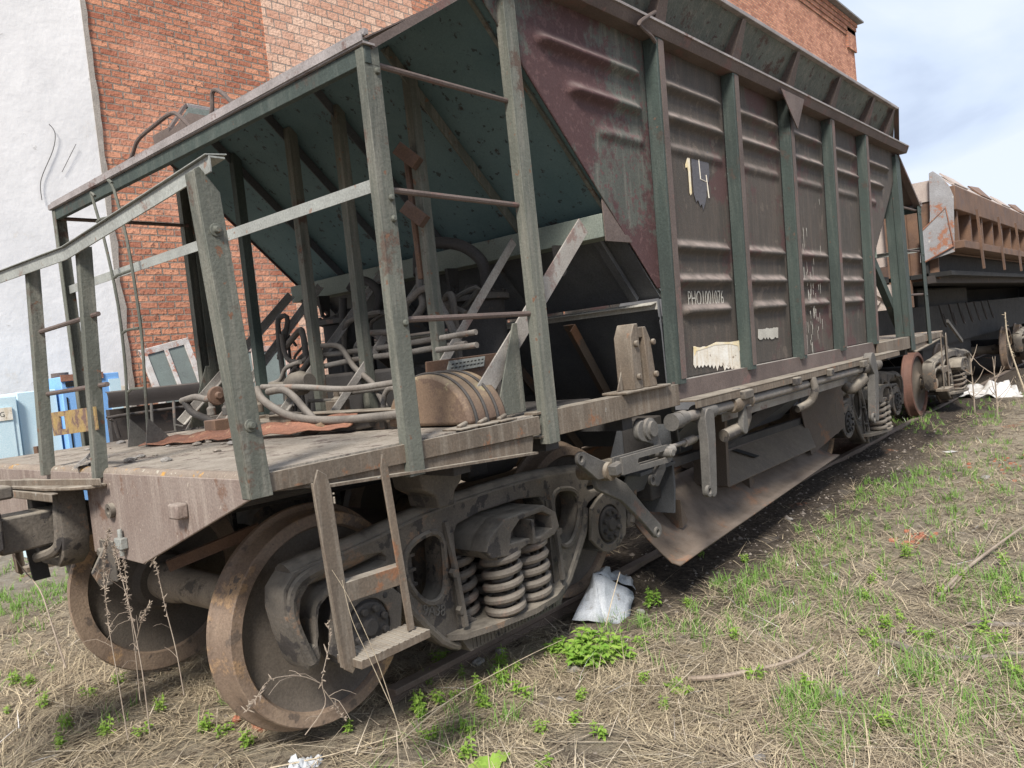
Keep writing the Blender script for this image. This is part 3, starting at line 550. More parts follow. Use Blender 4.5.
    mb().box(1.60, 1.62, -1.47, 1.47, 2.135, 2.262).box(1.62, 1.74, -1.47, 1.47, 2.135, 2.145).build('cross_beam', 'band', W, bevel=.003)
    for y in (-1.2, -1.0, -.35, .35, 1.0, 1.2):
        lg = mb().holed([(1.50, 2.13), (1.60, 2.13), (1.585, 1.98), (1.55, 1.955), (1.515, 1.98)], [[(1.55 + .018 * math.cos(k), 2.0 + .018 * math.sin(k)) for k in np.linspace(0, 5.6, 9)]], lambda a, b_, t: (a, t, b_), y - .012, y + .012)
        lg.build('lug', 'dark', W)
    # lower (dark) sheets
    mb().slab([(1.74, -1.47, 2.22), (1.74, 1.47, 2.22), (2.16, 1.465, 1.80), (2.16, -1.465, 1.80)], .008).build('lower_sheet', 'dsheet', W)
    for s in (-1, 1): mb().slab([(2.15, s * 1.45, 1.80), (2.15, s * 1.45, 1.27), (2.95, s * 1.05, .72), (2.95, s * 1.05, .86)], .008).build('hopper_side_sheet', 'dsheet', W)
    for y in (-1.32, -.5, .5, 1.32): mb().bar((1.72, y, 2.19), (2.10, y, 1.80), .05, .03).build('sheet_stiffener', 'dsheet', W)
    mb().ell((2.12, -1.46, 1.775), (2.12, 1.46, 1.775), (-1, 0, -.2), (0, 0, -1), .07, .045, .006).build('white_cross_angle', 'whitebar', W)
    mb().slab([(2.13, -1.45, 1.76), (2.13, 1.45, 1.76), (2.95, 1.05, .78), (2.95, -1.05, .78)], .01).build('lower_sheet', 'dsheet', W)
    for y0, y1 in ((-.95, -.75), (-.3, -.25), (.95, .75)):
        mb().ell((1.98, y0, 1.70), (2.9, y1, .80), (0, 1, 0), (-.7, 0, -.6), .09, .07, .008).build('sheet_stiffener', 'trough', W)
    mb().box(1.2, 2.3, -.3, -.26, .85, 1.25).box(1.2, 2.3, .26, .3, .85, 1.25).box(-.6, 2.4, -.28, .28, 1.15, 1.19).build('centre_sill', 'dark', W)
    for x in (.3, .925, 1.6): mb().box(x - .05, x + .05, -1.5, 1.5, 1.08, 1.232).build('cross_member', 'dark', W)
    return
end_parts(None, True)
end_parts(lambda x, y, z: (8.28 - x, y, z), False)

# ------------------------------------------------------------------ wagon sides
PX = [2.14, 3.17, 4.16, 5.14, 6.12]
def hyp(z): return HX(z)
def HX(z): return HYA + (3.0 - z) * HYB
def panel(s, xl, xr, z0, z1, ribs, nx=26, nz=190, mat='panel', sw=.032, h=.032):
    vs = []
    for j in range(nz + 1):
        z = z0 + (z1 - z0) * j / nz; a = xl(z); b = xr(z)
        for i in range(nx + 1):
            x = a + (b - a) * i / nx; y = 0
            for rz, r0, r1, hh in ribs:
                if abs(z - rz) < .12:
                    wx = 1 / (1 + math.exp(-(x - r0 - .02) / .012)) / (1 + math.exp((x - r1 + .02) / .012))
                    dz = z - rz; prof = math.exp(-(dz / sw) ** 2) if dz > 0 else math.exp(-(dz / (sw * .85)) ** 2)
                    y += hh * wx * prof
            y += .002 * mnoise.noise(Vector((x * 2, z * 2, s)))
            vs.append((x, s * (1.46 + y + TL * (z - 1.28)), z))
    n = nx + 1; fs = [(j * n + i, j * n + i + 1, (j + 1) * n + i + 1, (j + 1) * n + i) if s < 0 else (j * n + i, (j + 1) * n + i, (j + 1) * n + i + 1, j * n + i + 1) for j in range(nz) for i in range(nx)]
    mb = MB(); mb.v = vs; mb.f = fs; o = mb.build('side_panel', mat, W, recalc=False, ang=80)
    so = o.modifiers.new('thick', 'SOLIDIFY'); so.thickness = .006; so.offset = -1
    return o
for s in (-1, 1):
    nzq = 190 if s < 0 else 40
    H = .044
    lo, hi = 1.29, 3.30
    tri = lambda z: max(.74, min(hyp(z), 2.14))
    ribs = [(3.07, 1.10, 2.06, H), (2.87, 1.34, 2.06, H), (2.69, 1.58, 2.08, H * .45)]
    panel(s, tri, lambda z: 2.155, 1.85, hi, ribs, 44, nzq, 'panel_red')
    panel(s, lambda z: 6.14, lambda z: 8.32 - tri(z), 1.85, hi, [(a, 8.26 - c, 8.26 - b, d) for a, b, c, d in ribs], 30, nzq)
    for k in range(4):
        a, b = PX[k] + .1, PX[k + 1]
        rb = [(3.07, a + .06, b - .06, H), (2.88, a + .06, b - .04, H), (2.70, a + .08, b - .06, H * .45), (2.10, a + .06, b - .06, H), (1.89, a + .06, b - .06, H), (1.70, a + .14, b - .1, H)]
        panel(s, lambda z, q=PX[k] + .05: q, lambda z, q=PX[k + 1] + .01: q, lo, hi, rb, 26, nzq)
    for x in PX:
        SH = lambda X_, Y_, Z_, s=s: (X_, Y_ + s * TL * (Z_ - 1.28), Z_)
        p = MB(SH); ya, yb = s * 1.462, s * 1.548
        p.xy([(x, yb), (x + .08, yb), (x + .08, s * 1.54), (x + .01, s * 1.54), (x + .01, ya), (x, ya)], 1.27, 3.29)
        p.build('side_rib', 'dgreen' if True else 'green', W, bevel=.002)
        e_ = MB(SH).box(x + .022, x + .083, min(s * 1.549, s * 1.552), max(s * 1.549, s * 1.552), 1.3, 3.28); e_.build('rib_cover', 'ribedge', W)
    # bottom strip, flange, eave beam
    MB().xz([(2.12, 1.178), (2.12, 1.288), (6.28, 1.288), (6.28, 1.178)], min(s * 1.505, s * 1.515), max(s * 1.505, s * 1.515)).build('side_sill', 'ribedge', W)
    MB().slab([(2.2, s * 1.46, 1.289), (6.2, s * 1.46, 1.289), (6.2, s * 1.515, 1.287), (2.2, s * 1.515, 1.287)], .004).build('sill_ledge', 'paint_lt', W)
    MB().box(2.12, 6.5, min(s * 1.5, s * 1.65), max(s * 1.5, s * 1.65), 1.165, 1.177).box(2.12, 6.5, min(s * 1.642, s * 1.65), max(s * 1.642, s * 1.65), 1.125, 1.172).build('lower_flange', 'sill', W, bevel=.002)
    eb = MB().yz([(s * 1.40, 3.362), (s * 1.635, 3.362), (s * 1.64, 3.35), (s * 1.62, 3.305), (s * 1.612, 3.292), (s * 1.40, 3.292)], .72, 7.62)
    eb.build('eave_beam', 'ribedge', W, bevel=.002)
    TY, TZ = 1.70, 3.645
    MB().box(.74, 7.6, min(s * 1.62, s * 1.65), max(s * 1.62, s * 1.65), 3.352, 3.366).build('eave_lip', 'pale_edge', W)
    tb = MB().slab([(.80, s * 1.50, 3.362), (7.55, s * 1.50, 3.362), (6.90, s * TY, TZ), (1.06, s * TY, TZ)], .008 * s); tb.build('top_board', 'board', W)
    MB().bar((1.04, s * (TY + .005), TZ), (6.92, s * (TY + .005), TZ), .045, .03).build('top_edge', 'pale_edge', W, bevel=.004)
    MB().bar((6.93, s * (TY + .01), TZ), (7.58, s * 1.53, 3.37), .02, .05, (0, 1, 0)).build('top_edge', 'ribedge', W)
    MB().bar((1.03, s * (TY + .01), TZ), (.78, s * 1.53, 3.37), .02, .05, (0, 1, 0)).build('top_edge', 'ribedge', W)
    for x in [1.5] + PX + [6.8]:
        g = MB().yz([(s * 1.495, 3.362), (s * 1.60, 3.362), (s * 1.615, 3.39), (s * (TY + .012), TZ - .03), (s * (TY - .02), TZ - .03)], x + .01, x + .018)
        g.slab([(x + .0, s * 1.60, 3.364), (x + .13, s * 1.60, 3.364), (x + .05, s * (TY + .014), TZ - .03), (x + .0, s * (TY + .014), TZ - .03)], .005)
        g.build('gusset', 'ribedge', W)
    MB().prism([(3.92, 3.31), (4.4, 3.31), (4.2, 3.05)], lambda a, b_, t: (a, t, b_), s * 1.642, s * 1.650).build('gusset', 'ribedge', W)
    for x, ww in ((2.72, .14), (3.62, .10), (4.35, .08), (5.2, .12)):
        MB().box(x, x + ww, min(s * 1.64, s * 1.685), max(s * 1.64, s * 1.685), 1.105, 1.165).build('clamp', 'cast', W, bevel=.01)
# triangular edge stiffener on near side wall
MB().ell((HX(3.18), -1.462, 3.18), (HX(1.79), -1.462, 1.79), (0, 1, 0), (.7, 0, .7), .02, .03, .006).build('sheet_edge_angle', 'green', W)
MB().xz([(1.60, 2.11), (1.60, 2.34), (1.64, 2.33), (1.86, 2.12), (1.86, 2.11)], -1.486, -1.478).build('gusset', 'ribedge', W)
MB().tube([at(655, 12, 'y', -1.62), at(640, 22, 'y', -1.66), at(642, 28, 'y', -1.63), at(651, 36, 'y', -1.62), at(655, 42, 'y', -1.61)], .012, 8, 4).build('bent_hook', 'ribedge', W)

# markings on the near side
def onside(u, v, y):
    p = at(u, v, 'y', y); return at(u, v, 'y', y - TL * (p[2] - 1.28))
def mark(pts, name, mat, y=-1.4345):
    P = [onside(u, v, y) for u, v in pts]; n = len(P)
    MB().add([(a, b - .0015, c) for a, b, c in P] + P, [tuple(range(n)), tuple(range(2 * n - 1, n - 1, -1))] + [(i, (i + 1) % n, (i + 1) % n + n, i + n) for i in range(n)]).build(name, mat, W)
yp_ = -1.4645
mark([(688.2, 154), (686.6, 160), (685.2, 165), (685.6, 168), (687.3, 167), (688.2, 172), (689.6, 193), (690.6, 195.5), (691.7, 193), (690.6, 178), (689.8, 163), (689.4, 154)], 'painted_mark', 'whitey', yp_)
def frame_poly(c, w_): return c
r_ = random.Random(8)
mark([(690.5 + .13 * k + r_.uniform(-.3, .3), 151 + 1.7 * k) for k in range(0, 27, 2)][::-1] + [(692, 151), (695, 150), (699, 152.5), (703, 155), (706, 157), (707, 151), (708, 153)] + [(709 - (.12 * k if k > 15 else 0) + r_.uniform(-.5, .5), 156 + 1.8 * k) for k in range(0, 24, 2)] + [(705, 204), (703, 210), (702, 204), (700, 206), (698, 200), (696, 202), (695, 198)], 'painted_patch', 'bluepatch', yp_)
MB().tube([onside(698.5, 159, yp_ - .002), onside(700.5, 179, yp_ - .002), onside(706.5, 182, yp_ - .002)], .0035, 6).tube([onside(706, 175, yp_ - .002), onside(709, 198, yp_ - .002)], .004, 6).build('painted_mark', 'white', W)
def streak_poly(u0, u1, vt, vb0, vb1, seed, n=26, jag=5):
    r = random.Random(seed); top = [(u0 + (u1 - u0) * k / n, vt(k / n) + r.uniform(-.6, .6)) for k in range(n + 1)]
    bot = [(u0 + (u1 - u0) * k / n, vb0 + (vb1 - vb0) * k / n + (r.uniform(0, jag) if k % 2 else r.uniform(-2, 1))) for k in range(n, -1, -1)]
    return top + bot
mark(streak_poly(693.5, 741, lambda t: 346.5 - 5 * t + (1.5 if .05 < t < .35 else 0), 364, 368, 3), 'white_patch', 'white', yp_)
mark([(693.3, 346.5), (700, 347.5), (706, 346.8), (716, 342), (730, 342), (739, 340.5), (741, 345), (740, 352), (738, 346), (730, 344), (715, 345), (700, 350), (696, 351), (694.5, 356)], 'yellowed_edge', 'whitey', yp_ - .002)
mark(streak_poly(758, 778, lambda t: 329 - 1.5 * t, 339.5, 338, 5, 14, 1), 'white_patch', 'whitebar', yp_)
pn = onside(688, 306, yp_); MB().text('PHQ1001076', .115, lambda a, b_, t: (pn[0] + a * .80, pn[1] - t - TL * b_ * 1.2 - .001, pn[2] + b_ * 1.2), .0008, 'LEFT').build('painted_number', 'whitebar', W)
rs = random.Random(4); mb = MB()
for k in range(60):
    x = rs.gauss(4.55, .12); z = rs.choice([rs.uniform(1.35, 2.6), rs.gauss(1.75, .15), rs.gauss(1.5, .12)]); ln = rs.uniform(.02, .13); ww = rs.uniform(.004, .010)
    MB(lambda X_, Y_, Z_: (X_, Y_ - TL * (Z_ - 1.28), Z_)).xz([(x, z), (x + ww, z + .005), (x + ww * .8, z - ln), (x + ww * .2, z - ln * .9)], (yd := -1.4665 if not any(abs(z - ln / 2 - q_) < .1 for q_ in (2.1, 1.89, 1.7)) else -1.492) , yd + .001).build('paint_drip', 'whitebar', W)

# ------------------------------------------------------------------ inside: discharge hopper, doors, troughs
for s in (-1, 1):
    MB().slab([(2.9, s * 1.42, 1.18), (5.3, s * 1.42, 1.18), (5.3, s * .85, .66), (2.9, s * .85, .66)], .01).build('discharge_sheet', 'dsheet', W)
    MB().ell((2.75, s * 1.50, 1.02), (5.75, s * 1.50, 1.02), (0, -s, 0), (0, 0, -1), .07, .055, .008).build('door_beam', 'whitebar' if False else 'paint_lt', W, bevel=.002)
    MB().bar((4.55, s * 1.44, 1.08), (3.55, s * 1.02, .66), .03, .09).build('door_brace', 'dark', W)
    MB().bar((2.8, s * 1.0, .66), (5.6, s * 1.0, .62), .05, .06).build('door_beam', 'dark', W)
    up = [(2.95, .0), (5.35, .0)]
    pl = MB().slab([(3.42, s * 1.02, .60), (5.5, s * 1.02, .60), (5.15, s * 1.22, .41), (3.34, s * 1.22, .41)], .01); pl.build('discharge_door', 'trough2', W)
    MB().slab([(3.80, s * 1.045, .60), (3.88, s * 1.045, .60), (4.08, s * 1.14, .508), (4.0, s * 1.14, .508)], .006 * s).build('slot', 'blackgap', W)
    MB().xz([(3.30, .42), (3.34, .40), (3.40, .95), (3.36, .97)], s * 1.22, s * .95).build('end_cheek', 'trough', W)
    MB().slab([(5.35, s * 1.0, 1.0), (6.25, s * 1.15, .98), (6.2, s * 1.15, .45), (5.35, s * 1.1, .30)], .01).build('end_cheek', 'trough', W)
    # big trough, hanging lower at its near end
    def tr_(x, t):
        sect = [(-.92, .50), (-1.02, .405), (-1.14, .29), (-1.25, .205), (-1.33, .17), (-1.40, .165)]
        f = (x - 2.3) / 3.9; y, z = sect[t]; return (x - .0 * t, -s * (y + .20 * f), z + .085 * f)
    vs = []; xs = np.linspace(2.28, 5.75, 14)
    for x in xs:
        for t in range(6): vs.append(tr_(x + (0.0 if x > 2.4 else [.05, .0, -.02, -.04, -.08, -.10][t] - .0), t))
    mbt = MB(); mbt.v = vs; mbt.f = [(i * 6 + t, i * 6 + t + 1, (i + 1) * 6 + t + 1, (i + 1) * 6 + t) for i in range(13) for t in range(5)]
    o = mbt.build('ballast_trough', 'trough', W, ang=60); so_ = o.modifiers.new('thick', 'SOLIDIFY'); so_.thickness = .012
    MB().xz([(2.62, .27), (2.62, .46), (2.70, .30)], s * 1.05, s * 1.2).build('trough_stay', 'trough', o); MB().xz([(3.9, .28), (3.9, .45), (4.0, .3)], s * 1.0, s * 1.12).build('trough_stay', 'trough', o)
    MB().box(2.30, 2.52, min(s * 1.0, s * 1.18), max(s * 1.0, s * 1.18), .52, 1.05).build('hanger_box', 'dark', W, bevel=.01)
    hb = MB().yz([(s * 1.28, .60), (s * 1.28, 1.0), (s * .9, 1.0), (s * .8, .75), (s * 1.05, .42), (s * 1.26, .42)], 2.42, 2.44)
    hb.box(2.0, 2.43, min(s * 1.12, s * 1.3), max(s * 1.12, s * 1.3), .74, .76).slab([(2.0, s * 1.12, .60), (2.43, s * 1.12, .60), (2.43, s * 1.2, .75), (2.0, s * 1.2, .75)], .01); hb.build('hanger_plate', 'dsheet', W)

# operating gear, near side (mirrored on the far side without the fine parts)
def flat_link(mb, pts, wds, y0, y1, n=14):
    """rounded-end flat lever through XZ points with half widths, between y0 and y1"""
    L_, Rr = [], []
    P = [V(p[0], 0, p[1]) for p in pts]
    for i, p in enumerate(P):
        d = (P[min(i + 1, len(P) - 1)] - P[max(i - 1, 0)]).normalized(); nn = V(-d.z, 0, d.x)
        L_.append(p + nn * wds[i]); Rr.append(p - nn * wds[i])
    def cap(c, a, b, w_):
        d0 = (a - c); return [c + V(d0.x * math.cos(t) + d0.z * math.sin(t), 0, -d0.x * math.sin(t) + d0.z * math.cos(t)) for t in np.linspace(0, math.pi, 9)[1:-1]]
    dd = (P[-1] - P[-2]).normalized(); d1 = (P[0] - P[1]).normalized()
    e1 = [P[-1] + wds[-1] * (V(-dd.z, 0, dd.x) * math.cos(t) + dd * math.sin(t)) for t in map(float, np.linspace(0, math.pi, 9)[1:-1])]
    e0 = [P[0] + wds[0] * (V(-d1.z, 0, d1.x) * math.cos(t) + d1 * math.sin(t)) for t in map(float, np.linspace(0, math.pi, 9)[1:-1])]
    pl = L_ + e1 + Rr[::-1] + e0
    mb.xz([(q.x, q.z) for q in pl], y0, y1); return mb
def A(u, v, y): p = at(u, v, 'y', y); return (p[0], p[2])
g = W
sh = MB().lathe((2.02, -1.60, 1.082), (1, 0, 0), [(0, .028), (.0, .032), (3.75, .032), (3.75, .028)], 20); sh.build('gear_shaft', 'pipe', g)
mb = MB().lathe((1.98, -1.60, 1.082), (1, 0, 0), [(0, .045), (.07, .045)], 20).lathe((1.90, -1.60, 1.075), (1, 0, 0), [(0, .05), (.1, .045)], 16); mb.build('shaft_bearing', 'lever', g); mb = MB().lathe((1.76, -1.47, 1.06), (0, -1, 0), [(0, .062), (.08, .062), (.085, .045), (.10, .043)], 24); mb.build('shaft_boss', 'lever', g)
def lever(name, pts, wds, y0, y1, eyes=(), mat='lever'):
    mb = flat_link(MB(), pts, wds, y0, y1); o = mb.build(name, mat, g, bevel=.005)
    for (p, r) in eyes:
        mm = MB().lathe((p[0], min(y0, y1) + .004, p[1]), (0, -1, 0), [(0, r), (.018, r), (.018, r * .55), (.004, r * .5)], 20); mm.build('pin_eye', mat, o)
    return o
lever('crank_lever', [A(638, 431, -1.5), A(650, 438, -1.5), A(657, 455, -1.5), A(658, 467, -1.5), A(652, 480, -1.5)], [.058, .04, .034, .033, .036], -1.50, -1.535, [(A(652, 480, -1.54), .03)])
# slotted link
a_, b_ = A(616, 466, -1.56), A(663, 453, -1.56)
dx = V(b_[0] - a_[0], 0, b_[1] - a_[1]); ln = dx.length; dx.normalize(); nx_ = V(-dx.z, 0, dx.x)
def lk(t, h_): q = V(a_[0], 0, a_[1]) + dx * t + nx_ * h_; return (q.x, q.z)
outl = [lk(-.01, -.045), lk(-.01, .045)] + [lk(ln - .02 + .05 * math.sin(t), .05 * math.cos(t)) for t in np.linspace(0, math.pi, 12)]
slot = [lk(.16 - .02 * math.sin(t), -.02 * math.cos(t)) for t in np.linspace(0, math.pi, 8)] + [lk(ln - .06 + .02 * math.sin(t), .02 * math.cos(t)) for t in np.linspace(0, math.pi, 8)]
mb = MB()
for y in (-1.55, -1.60): mb.holed(outl, [slot], lambda a, b2, t: (a, t, b2), y - .007, y + .007)
mb.bar((a_[0] - .06, -1.575, a_[1] - .015), (a_[0] + .02, -1.575, a_[1]), .05, .05); mb.lathe((b_[0] - .04, -1.50, b_[1] + .008), (0, -1, 0), [(0, .026), (.14, .026), (.145, .02), (.15, .02)], 14)
mb.build('slotted_link', 'lever', g, bevel=.002)
lever('fork_lever', [A(580, 459, -1.45), A(596, 470, -1.45), A(606, 470, -1.45)], [.038, .055, .04], -1.44, -1.475, [(A(580, 459, -1.48), .032)])
MB().lathe((*[A(596, 471, -1.40)[0]], -1.30, A(596, 471, -1.40)[1]), (0, -1, 0), [(0, .05), (.2, .05), (.205, .03), (.24, .03)], 20).build('pivot_pin', 'sill', g)
lever('release_lever', [A(600, 480, -1.42), A(622, 492, -1.42), A(640, 512, -1.42), A(656, 530, -1.42)], [.06, .052, .042, .045], -1.405, -1.435, [(A(657, 532, -1.44), .03)])
lever('crank_arm', [A(704, 418, -1.62), A(706, 440, -1.62), A(708, 490, -1.62)], [.06, .05, .042], -1.60, -1.66, [(A(708, 491, -1.66), .034)])
MB().lathe((2.20, -1.60, 1.085), (1, 0, 0), [(0, .055), (.16, .055), (.2, .05)], 24).build('shaft_hub', 'lever', g)
mb = MB().tube([at(668, 448, 'y', -1.58), at(702, 436, 'y', -1.52)], .013, 10).tube([at(684, 443, 'y', -1.55), at(694, 439, 'y', -1.54)], .026, 10).tube([at(666, 452, 'y', -1.6), at(672, 449, 'y', -1.6)], .03, 10); mb.build('turnbuckle_rod', 'pipe', g)
lever('rocker_arm', [A(737, 397, -1.62), A(744, 406, -1.62), A(743, 428, -1.62)], [.06, .05, .04], -1.60, -1.64)
MB().tube([at(745, 405, 'y', -1.62), at(743, 425, 'y', -1.60), at(724, 436, 'y', -1.56)], .042, 12, 3).build('knuckle', 'cast', g)
MB().lathe((2.66, -1.60, 1.085), (1, 0, 0), [(0, .05), (.04, .06), (.1, .06), (.14, .045), (.2, .045), (.22, .06), (.26, .06)], 20).build('shaft_hub', 'sill', g)
MB().tube([at(812, 378, 'y', -1.64), at(815, 390, 'y', -1.66), at(810, 402, 'y', -1.62), at(797, 409, 'y', -1.56)], .03, 10, 4).build('shaft_hook', 'cast', g)
MB().lathe((5.35, -1.6, 1.09), (1, 0, 0), [(0, .05), (.2, .06), (.3, .07), (.5, .06)], 20).build('shaft_hub', 'cast', g)
lever('crank_arm', [A(868, 362, -1.62), A(871, 374, -1.62), A(872, 416, -1.62)], [.085, .06, .05], -1.60, -1.67, [(A(872, 418, -1.66), .045)])
MB().tube([at(864, 378, 'y', -1.62), at(852, 389, 'y', -1.55), at(846, 386, 'y', -1.5)], .05, 10, 3).build('knuckle', 'cast', g)
# far-side shaft
MB().lathe((1.8, 1.60, 1.082), (1, 0, 0), [(0, .032), (4.2, .032)], 12).build('gear_shaft', 'pipe', g)
# jack bracket on the side beam
bt = MB().box(1.50, 1.98, -1.58, -1.42, 1.277, 1.292)
bt.xz([(1.62, 1.292), (1.625, 1.58), (1.67, 1.65), (1.71, 1.65), (1.71, 1.292)], -1.56, -1.45)
bt.xz([(1.86, 1.292), (1.83, 1.56), (1.79, 1.63), (1.76, 1.63), (1.78, 1.292)], -1.56, -1.45).box(1.69, 1.78, -1.55, -1.46, 1.57, 1.63)
bt.xz([(1.58, 1.292), (1.52, 1.292), (1.58, 1.4)], -1.51, -1.50)
for x, z in ((1.66, 1.36), (1.66, 1.54), (1.84, 1.36), (1.84, 1.54)): bt.lathe((x, -1.56, z), (0, -1, 0), [(0, .018), (.02, .018)], 8)
bt.build('stanchion_bracket', 'sill', g, bevel=.006)

# ------------------------------------------------------------------ platform machinery
dr = MB().prism([(-1.20 + .27 * math.cos(a), 1.27 + .235 * math.sin(a)) for a in map(float, np.linspace(0, math.pi, 40))], lambda a, b_, t: (t, a, b_), .41, .66)
dro = dr.build('air_reservoir', 'drum', g, bevel=.02)
for x in (.45, .52, .59):
    pts = [(x, -1.20 + .273 * math.cos(a), 1.27 + .238 * math.sin(a)) for a in map(float, np.linspace(0, math.pi, 30))]
    MB().tube(pts, .008, 6).build('strap', 'dark', dro)
npl = at(425, 362, 'x', .12); MB().slab([at(427, 392, 'y', -1.03), at(503, 375, 'y', -1.03), at(503, 352, 'y', -1.05), at(425, 362, 'y', -1.05)], .012).build('maker_plate_back', 'rustbrown', dro)
q0, q1, q2, q3 = [V(at(u, v, 'y', -1.062)) for u, v in ((447, 372.5), (484, 366), (485, 356), (449, 361))]
plo = MB().slab([q0, q1, q2, q3], -.006); plo.build('maker_plate', 'greyrail', dro)
mb = MB(); ex = (q1 - q0); ez = (q3 - q0)
for r_ in range(2):
    for k in range(9):
        a = q0 + ex * (.06 + k * .1) + ez * (.25 + r_ * .34); mb.add([a + V(0, -.009, 0), a + ex * .06 + V(0, -.009, 0), a + ex * .06 + ez * .14 + V(0, -.009, 0), a + ez * .14 + V(0, -.009, 0)], [(0, 1, 2, 3)])
mb.build('plate_lettering', 'dark', dro)
for u, v in ((464, 418), (484, 411), (503, 405)):
    p = at(u, v, 'y', -1.5); MB().box(p[0] - .06, p[0] + .05, -1.535, -1.42, 1.262, 1.272).tube([(p[0] - .04, -1.5, 1.275), (p[0] + .03, -1.48, 1.285)], .011, 8).build('strap_cleat', 'sill', dro, bevel=.006)
for y in (-.62, .62):
    vc = MB().lathe((1.45, y, 1.52), (0, 0, 1), [(0, .175), (.03, .17), (.36, .17), (.37, .2), (.41, .2), (.415, .17), (.43, .1), (.45, .06), (.47, .05)], 40)
    for k in range(14):
        a = 2 * math.pi * k / 14; bolt(vc, (1.45 + .187 * math.cos(a), y + .187 * math.sin(a), 1.925), (0, 0, 1), .012, .02)
    vo = vc.build('door_cylinder', 'dsheet' if False else 'dark', g)
    MB().lathe((1.45, y, 1.89), (0, 0, 1), [(0, .203), (.03, .203), (.035, .185), (.05, .11), (.075, .06)], 40).build('cylinder_lid', 'lever', vo)
MB().tube([at(487, 286, 'x', 1.4), at(482, 262, 'x', 1.4), at(462, 246, 'x', 1.35), at(435, 243, 'x', 1.3), at(420, 250, 'x', 1.25), at(419, 275, 'x', 1.2)], .035, 12, 5).build('elbow_hose', 'dark', g)
MB().tube([at(419, 268, 'x', 1.2), at(420, 290, 'x', 1.1), at(423, 305, 'x', 1.05), at(415, 318, 'x', 1.0)], .022, 10, 4).build('elbow_hose', 'hose', g)
MB().tube([at(377, 312, 'x', 1.4), at(380, 295, 'x', 1.4), at(370, 283, 'x', 1.4), at(357, 281, 'x', 1.4), at(350, 290, 'x', 1.35)], .03, 12, 5).build('elbow_hose', 'dark', g)
MB().tube([at(343, 298, 'x', 1.3), at(343, 330, 'x', 1.3), at(342, 352, 'x', 1.25), at(344, 375, 'x', 1.2), at(336, 392, 'x', 1.15)], .026, 10, 4).build('elbow_hose', 'dark', g)
def pipe(px, xs, r, mat='pipe', n=10, sm=4, name='pipe'):
    pts = [at(u, v, 'x', xs if not isinstance(xs, (list, tuple)) else xs[i]) for i, (u, v) in enumerate(px)]
    return MB().tube(pts, r, n, sm).build(name, mat, g)
pipe([(256, 388), (263, 400), (283, 413), (305, 419), (340, 420), (375, 417), (410, 413)], [.25, .25, .26, .28, .32, .36, .4], .021, 'hose', name='hose')
pipe([(268, 392), (283, 390), (295, 398), (308, 413), (322, 424), (345, 428), (372, 423)], [.35, .36, .37, .36, .35, .36, .38], .020, 'hose', name='hose')
pipe([(302, 437), (312, 431), (325, 424)], .3, .024, 'drum', name='hose')
pipe([(262, 387), (300, 387), (345, 389), (385, 384), (404, 380)], [.45, .47, .5, .52, .55], .016)
pipe([(335, 395), (375, 389), (404, 386)], .75, .015)
pipe([(322, 346), (340, 347), (354, 367), (372, 383), (382, 400), (386, 408)], [.9, .9, .85, .8, .75, .7], .017, 'hose', name='hose')
pipe([(325, 366), (365, 358), (400, 354), (440, 347), (466, 344)], .92, .017)
pipe([(325, 355), (365, 350), (400, 345), (440, 338), (466, 334)], .95, .017)
pipe([(441, 338), (470, 333), (476, 332)], .7, .014)
pipe([(437, 350), (470, 346), (477, 345)], .7, .015)
pipe([(398, 332), (370, 333), (361, 338), (358, 346)], 1.0, .018)
pipe([(282, 334), (284, 350), (289, 360), (300, 362), (308, 358)], 1.0, .017, 'hose', name='hose')
pipe([(300, 362), (286, 368), (280, 380), (270, 384)], .8, .014)
pipe([(312, 358), (300, 375), (292, 390)], .9, .022, 'dark')
pipe([(383, 410), (385, 394), (392, 388), (403, 394)], .6, .014)
pipe([(260, 409), (275, 415), (300, 414)], .9, .02, 'dark')
pipe([(424, 415), (380, 421), (330, 424), (255, 431)], [.75, .75, .75, .75], .02, 'greyrail')
pipe([(182, 401), (195, 397), (206, 399), (214, 397)], .35, .02)
pipe([(185, 402), (192, 412), (205, 418), (222, 425), (232, 426)], [.35, .36, .38, .4, .42], .022, 'dark', name='hose')
vb = MB().lathe(at(290, 386, 'x', .6), (0, -1, .1), [(0, .05), (.06, .07), (.12, .07), (.16, .045), (.2, .045)], 18); vb.tube([at(272, 386, 'x', .6), at(308, 386, 'x', .6)], .025, 10); vb.build('air_valve', 'cast', g, bevel=.004)
vb = MB().lathe(at(214, 396, 'x', .3), (0, -1, 0), [(0, .03), (.02, .055), (.045, .055), (.05, .02), (.07, .02)], 18); vb.build('air_valve', 'rustbrown', g, bevel=.004); pv = at(216, 412, 'x', .3); MB().box(pv[0] - .05, pv[0] + .05, pv[1] - .06, pv[1] + .06, 1.264, 1.36).build('valve_block', 'rustbrown', g, bevel=.004)
bb = MB()
for (u0, v0, u1, v1, x) in ((255, 425, 285, 420, .55), (285, 420, 330, 414, .6), (330, 432, 400, 426, .5), (240, 428, 300, 424, .7), (380, 408, 420, 402, .6), (350, 410, 380, 404, .85)):
    a = at(u0, v0, 'x', x); c = at(u1, v1, 'x', x); bb.box(x - .1, x + .1, min(a[1], c[1]), max(a[1], c[1]), 1.262, 1.262 + .06)
bb.build('valve_manifold', 'cast', g, bevel=.006)
bb = MB(); a = at(309, 402, 'x', .72); bb.tube([at(309, 414, 'x', .72), at(309, 401, 'x', .72), at(333, 400, 'x', .72), at(333, 413, 'x', .72)], .011, 8).box(a[0] - .02, a[0] + .06, a[1] - .12, a[1], 1.262, 1.34); bb.build('guard_hoop', 'lever', g)
